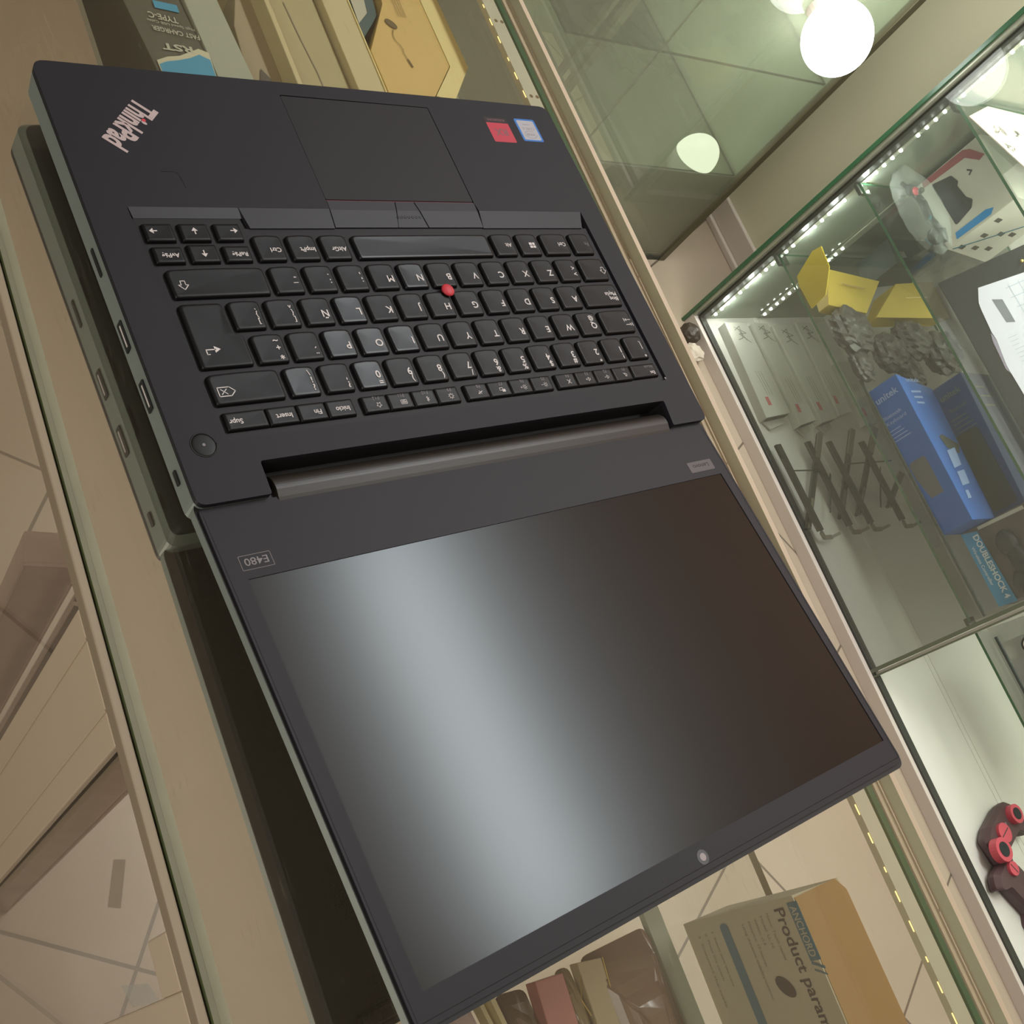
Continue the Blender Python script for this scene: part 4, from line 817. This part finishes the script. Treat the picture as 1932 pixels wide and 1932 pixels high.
bm = N(); ball(bm, W(1712, 407, -428), 6, (.6, 1.4, 1), 3); finish(bm, 'pink_button', M['brightred'], body, smooth=True)
bm = N(); tube(bm, [W(1716, 403, -428), W(1712, 401, -416)], 5, 10); finish(bm, 'thumbstick', M['stand'], body, smooth=True)
bm = N(); tube(bm, [W(1711, 322, -456), W(1711, 306, -452)], 1.2, 6); tube(bm, [W(1713, 352, -428), W(1713, 345, -432)], 2.5, 6); finish(bm, 'blue_trim', M['tealink'], body)
bm = N(); ball(bm, W(1716, 375, -438), 60, (.55, 1.55, .62), 4, .03)
for v in bm.verts: v.co.z = max(v.co.z, W(0, 0, zc).z+.0003)
finish(bm, 'clear_bag', M['clear'], gp)
# printed leaflet lying on the upper shelf
lf = thing('leaflet', W(1760, 420, -260.9), 'pale pink leaflet with grey line drawings on the upper glass shelf', 'leaflet')
q = [(1647, 421), (1740, 322), (1990, 330), (1990, 450), (1740, 455)]
bm = N(); plate(bm, q, -260.9, -259.5, W); finish(bm, 'sheet', M['leaflet'], lf)
bm = N(); LF = lambda a, b, z=0: W(a, b, -259.2)
for cx, cy, s in ((1722, 400, 1), (1790, 400, .8), (1728, 362, .9), (1800, 350, .8)):
    for k in range(9):
        x, y = cx+random.uniform(-14, 14)*s, cy+random.uniform(-9, 9)*s; stroke(bm, [(x, y), (x+random.uniform(-12, 12), y+random.uniform(-9, 9)), (x+random.uniform(-12, 12), y+random.uniform(-9, 9))], 1.2, LF)
finish(bm, 'line_drawings', M['gink'], lf)
# black leaning panel with price sheet
th = D2(47); PB = Vector((1707, 0, -476)); PU = Vector((math.cos(th), 0, math.sin(th))); PN = Vector((-math.sin(th), 0, math.cos(th)))
def PP(b, s, h=0): c = PB+PU*s+PN*h; return W(c.x-b*0, b, c.z)
pn = thing('leaning_panel', W(1720, 60, -475.9), 'black flat panel leaning on the middle shelf with a white sheet taped on', 'panel')
bm = N(); hexa(bm, [PP(238, 14, -14), PP(238, 250, -14), PP(-300, 250, -14), PP(-300, 14, -14)], [PP(238, 1, 0), PP(238, 250, 0), PP(-300, 250, 0), PP(-300, 1, 0)], 1.5); finish(bm, 'panel', M['panel'], pn)
bm = N(); pts = [(198, 58), (190, 134), (186, 200), (-200, 200), (-200, 36), (-14, 35), (46, 34), (97, 41), (112, 40), (160, 44), (172, 46)]
plate(bm, pts, .5, 1.2, PP); sheet = finish(bm, 'price_sheet', M['sheet'], pn)
bm = N(); plate(bm, [(112, 38), (96, 34), (40, 30), (20, 38), (60, 50)], .2, .8, PP); finish(bm, 'mauve_underlay', M['mauve'], pn)
bm = N(); plate(bm, [(168, 68), (160, 84), (112, 84), (118, 70)], 1.3, 1.4, PP); finish(bm, 'dark_heading', M['window'], sheet)
bm = N()
for k in range(9): stroke(bm, [(176-k*20, 100+random.uniform(-4, 4)), (176-k*20, 190)], 1.2, PP, 1.5); 
for k in range(5): stroke(bm, [(180, 105+k*18), (20, 105+k*18)], 1.0, PP, 1.5)
for k in range(14): stroke(bm, [(90-k*8, 60), (90-k*8, 60+random.uniform(10, 30))], 1.0, PP, 1.5)
finish(bm, 'printed_lines', M['sheetink'], sheet)
bm = N()
for k in range(7): ball(bm, PP(205+random.uniform(-10, 6), 145+k*9, 4), random.uniform(2, 4), (1, 1, 1), 2)
finish(bm, 'gold_beads', M['gold'], pn, smooth=True)
# red and black gamepad stack on the showcase floor
def gpad(c, ang, lab, discs):
    t = thing('gamepad', W(c[0], c[1], -919.8), lab, 'gamepad', 'red and dark gamepads on the showcase floor')
    rm = Matrix.Rotation(ang, 3, 'Z'); f = lambda x, y, z: W(c[0]+(rm@Vector((x, y, 0))).x, c[1]+(rm@Vector((x, y, 0))).y, z)
    bm = N(); ol = rounded([(-70, -26), (-52, -50), (-36, -22), (36, -22), (52, -50), (70, -26), (62, 28), (34, 36), (-34, 36), (-62, 28)], [12, 12, 8, 8, 12, 12, 14, 8, 8, 14], 5)
    loops = []
    for s, z in ((.86, -918), (1, -906), (1, -896), (.9, -886)):
        loops.append([bm.verts.new(f(x*s, y*s, z)) for x, y in ol])
    for a, b in zip(loops, loops[1:]):
        for i in range(len(a)): bm.faces.new((a[i], a[(i+1) % len(a)], b[(i+1) % len(a)], b[i]))
    for lp in (loops[0], loops[-1]): bmesh.ops.triangle_fill(bm, edges=[bm.edges.get((lp[i], lp[(i+1) % len(lp)])) or bm.edges.new((lp[i], lp[(i+1) % len(lp)])) for i in range(len(lp))], use_beauty=True)
    finish(bm, 'shell', M['padmaroon'], t)
    for x, y, r, h, inner in discs:
        bm = N(); disc(bm, f(x, y, -886), (0, 0, 1), r, h); d_ = finish(bm, 'thumbstick', M['padred'], t)
        bm = N()
        if inner: disc(bm, f(x, y, -886+h), (0, 0, 1), r*.62, .8); finish(bm, 'dark_cap', M['pad_black'], d_)
        else: hexa(bm, [f(x-r*.8, y-1, -886+h), f(x+r*.8, y-1, -886+h), f(x+r*.8, y+1, -886+h), f(x-r*.8, y+1, -886+h)], [f(x-r*.8, y-1, -885.5+h), f(x+r*.8, y-1, -885.5+h), f(x+r*.8, y+1, -885.5+h), f(x-r*.8, y+1, -885.5+h)]); finish(bm, 'cross_groove', M['padmaroon'], d_)
    bm = N()
    for k in (-7, 7): disc(bm, f(k, 12, -886), (0, 0, 1), 3.2, 1.5)
    finish(bm, 'centre_button', M['grey'], t)
gpad((1712, -800), D2(-62), 'dark gamepad with red thumbsticks nearest the showcase front', [(-44, 12, 13, 6, False), (26, -6, 13, 6, False), (44, 12, 12, 4, False)])
gpad((1745, -698), D2(20), 'dark gamepad with large red wheel, behind the nearest one', [(-62, 2, 22, 16, True), (-16, 8, 18, 6, False), (40, 8, 18, 12, True)])
# navy toy with round white knob on the lower shelf of the open side
nt_ = thing('navy_speaker', W(1790, -425, ZS), 'navy blue gadget with round white knob on the open side shelf', 'gadget')
bm = N(); bx(bm, 1768, 1860, -560, -382, ZS, -640, bevel=6); finish(bm, 'body', M['navy'], nt_)
bm = N(); disc(bm, W(1756, -404, -672), (-1, 0, .4), 17, 8); kn = finish(bm, 'knob_ring', M['stand'], nt_); bm = N(); disc(bm, W(1748.5, -404, -669), (-1, 0, .4), 13, 2); finish(bm, 'knob', M['white'], nt_)
bm = N(); ball(bm, W(1764, -380, -645), 5, (1, 1, 1), 2); finish(bm, 'red_bead', M['padred'], nt_)
# aisle litter by the showcase corner
bm = N(); ball(bm, W(1580, 392, -936), 22, (1.2, 1, .62), 3, .09); tag(finish(bm, 'crumpled_tissue', M['crump']), 'crumpled pale tissue on the aisle floor at the showcase corner', 'litter')
bm = N(); ball(bm, W(1590, 436, -930), 24, (1, 1, .8), 3, .06); tag(finish(bm, 'dark_wrapper', M['crumpd']), 'dark brown wrapper on the floor behind the pale tissue', 'litter')

# ---------------------------------------------------------------- corner showcase C
cs = thing('corner_showcase', W(1300, 900, -950), 'greenish glass corner showcase with bronze corner frame at the end of the aisle', 'showcase')
bm = N(); bx(bm, 500, 1630, 642, 648, -940, 100, side=1); finish(bm, 'front_glass', None, cs, mats=[M['cornerglass'], M['gedge']])
bm = N(); bx(bm, 1628, 1646, 638, 652, -950, 100, bevel=1); finish(bm, 'corner_frame', mat('bronze_frame', S(104, 98, 76), .4, metal=.3), cs)
bm = N(); bx(bm, 500, 1628, 650, 654, -938, -692, side=1); finish(bm, 'lower_panel', None, cs, mats=[glass('smoked_panel', (.62, .58, .46, 1), 1.0, haze=.35, hazecol=S(120, 112, 84)), M['track']])
bm = N(); bx(bm, 500, 1628, 640, 650, -950, -940); finish(bm, 'bottom_rail', M['track'], cs)
bm = N(); bx(bm, 500, 1640, 1290, 1300, -950, 100); finish(bm, 'back_board', mat('green_grey_board', S(150, 158, 132), .6, noise=.08, nscale=3), cs)
bm = N(); bx(bm, 1640, 1646, 652, 1290, -950, 100); finish(bm, 'side_board', mat('green_side_board', S(166, 176, 156), .45, noise=.06, nscale=3), cs)
for z in (-690, -437):
    bm = N(); bx(bm, 990, 1632, 655, 1280, z-5, z, side=1); finish(bm, 'glass_shelf', None, cs, mats=[M['glass'], M['track']])
bm = N(); bx(bm, 1185, 1188, 649, 652, -940, 100); finish(bm, 'door_edge', M['alu'], cs)
for a_, w_ in ((1085, 9), (1118, 16)): bm = N(); bx(bm, a_, a_+w_, 700, 712, -940, 100); finish(bm, 'upright', M['alu'], cs)
bm = N(); bx(bm, 1560, 1572, 700, 1280, -950, -925); finish(bm, 'dark_floor_rail', M['track'], cs)
bm = N(); bx(bm, 1380, 1400, 655, 1280, -950, -925); finish(bm, 'dark_floor_rail', M['track'], cs)
l1 = thing('lamp_reflection', W(1420, 575, -350), 'large bright lamp reflection, built as a globe on the corner showcase glass', 'lamp')
bm = N(); ball(bm, W(1420, 574, -286), 60, (.86, .98, 1), 4); finish(bm, 'globe', M['lamp'], l1, smooth=True)  # glowing globe stands in for a lamp mirrored in the glass
bm = N(); tube(bm, [W(1420, 626, -286), W(1420, 641.8, -286)], 22, 20); finish(bm, 'globe_mount', M['white'], l1)  # mount added to hold the globe against the glass
l2 = thing('lamp_reflection', W(1530, 700, -690), 'smaller dimmer lamp reflection, built as a half-round dome in the corner showcase', 'lamp')
bm = N(); ball(bm, W(1532, 690, -689), 50, (.95, .8, 1), 4)
bmesh.ops.bisect_plane(bm, geom=bm.verts[:]+bm.edges[:]+bm.faces[:], plane_co=W(0, 0, -689.5), plane_no=(0, 0, -1), clear_outer=True); bmesh.ops.holes_fill(bm, edges=[e for e in bm.edges if e.is_boundary])
finish(bm, 'dome', M['lamp2'], l2, smooth=True)  # glowing dome stands in for the second mirrored lamp

for o in bpy.data.objects:
    for k in ('_o', 'c'):
        if k in o: del o[k]
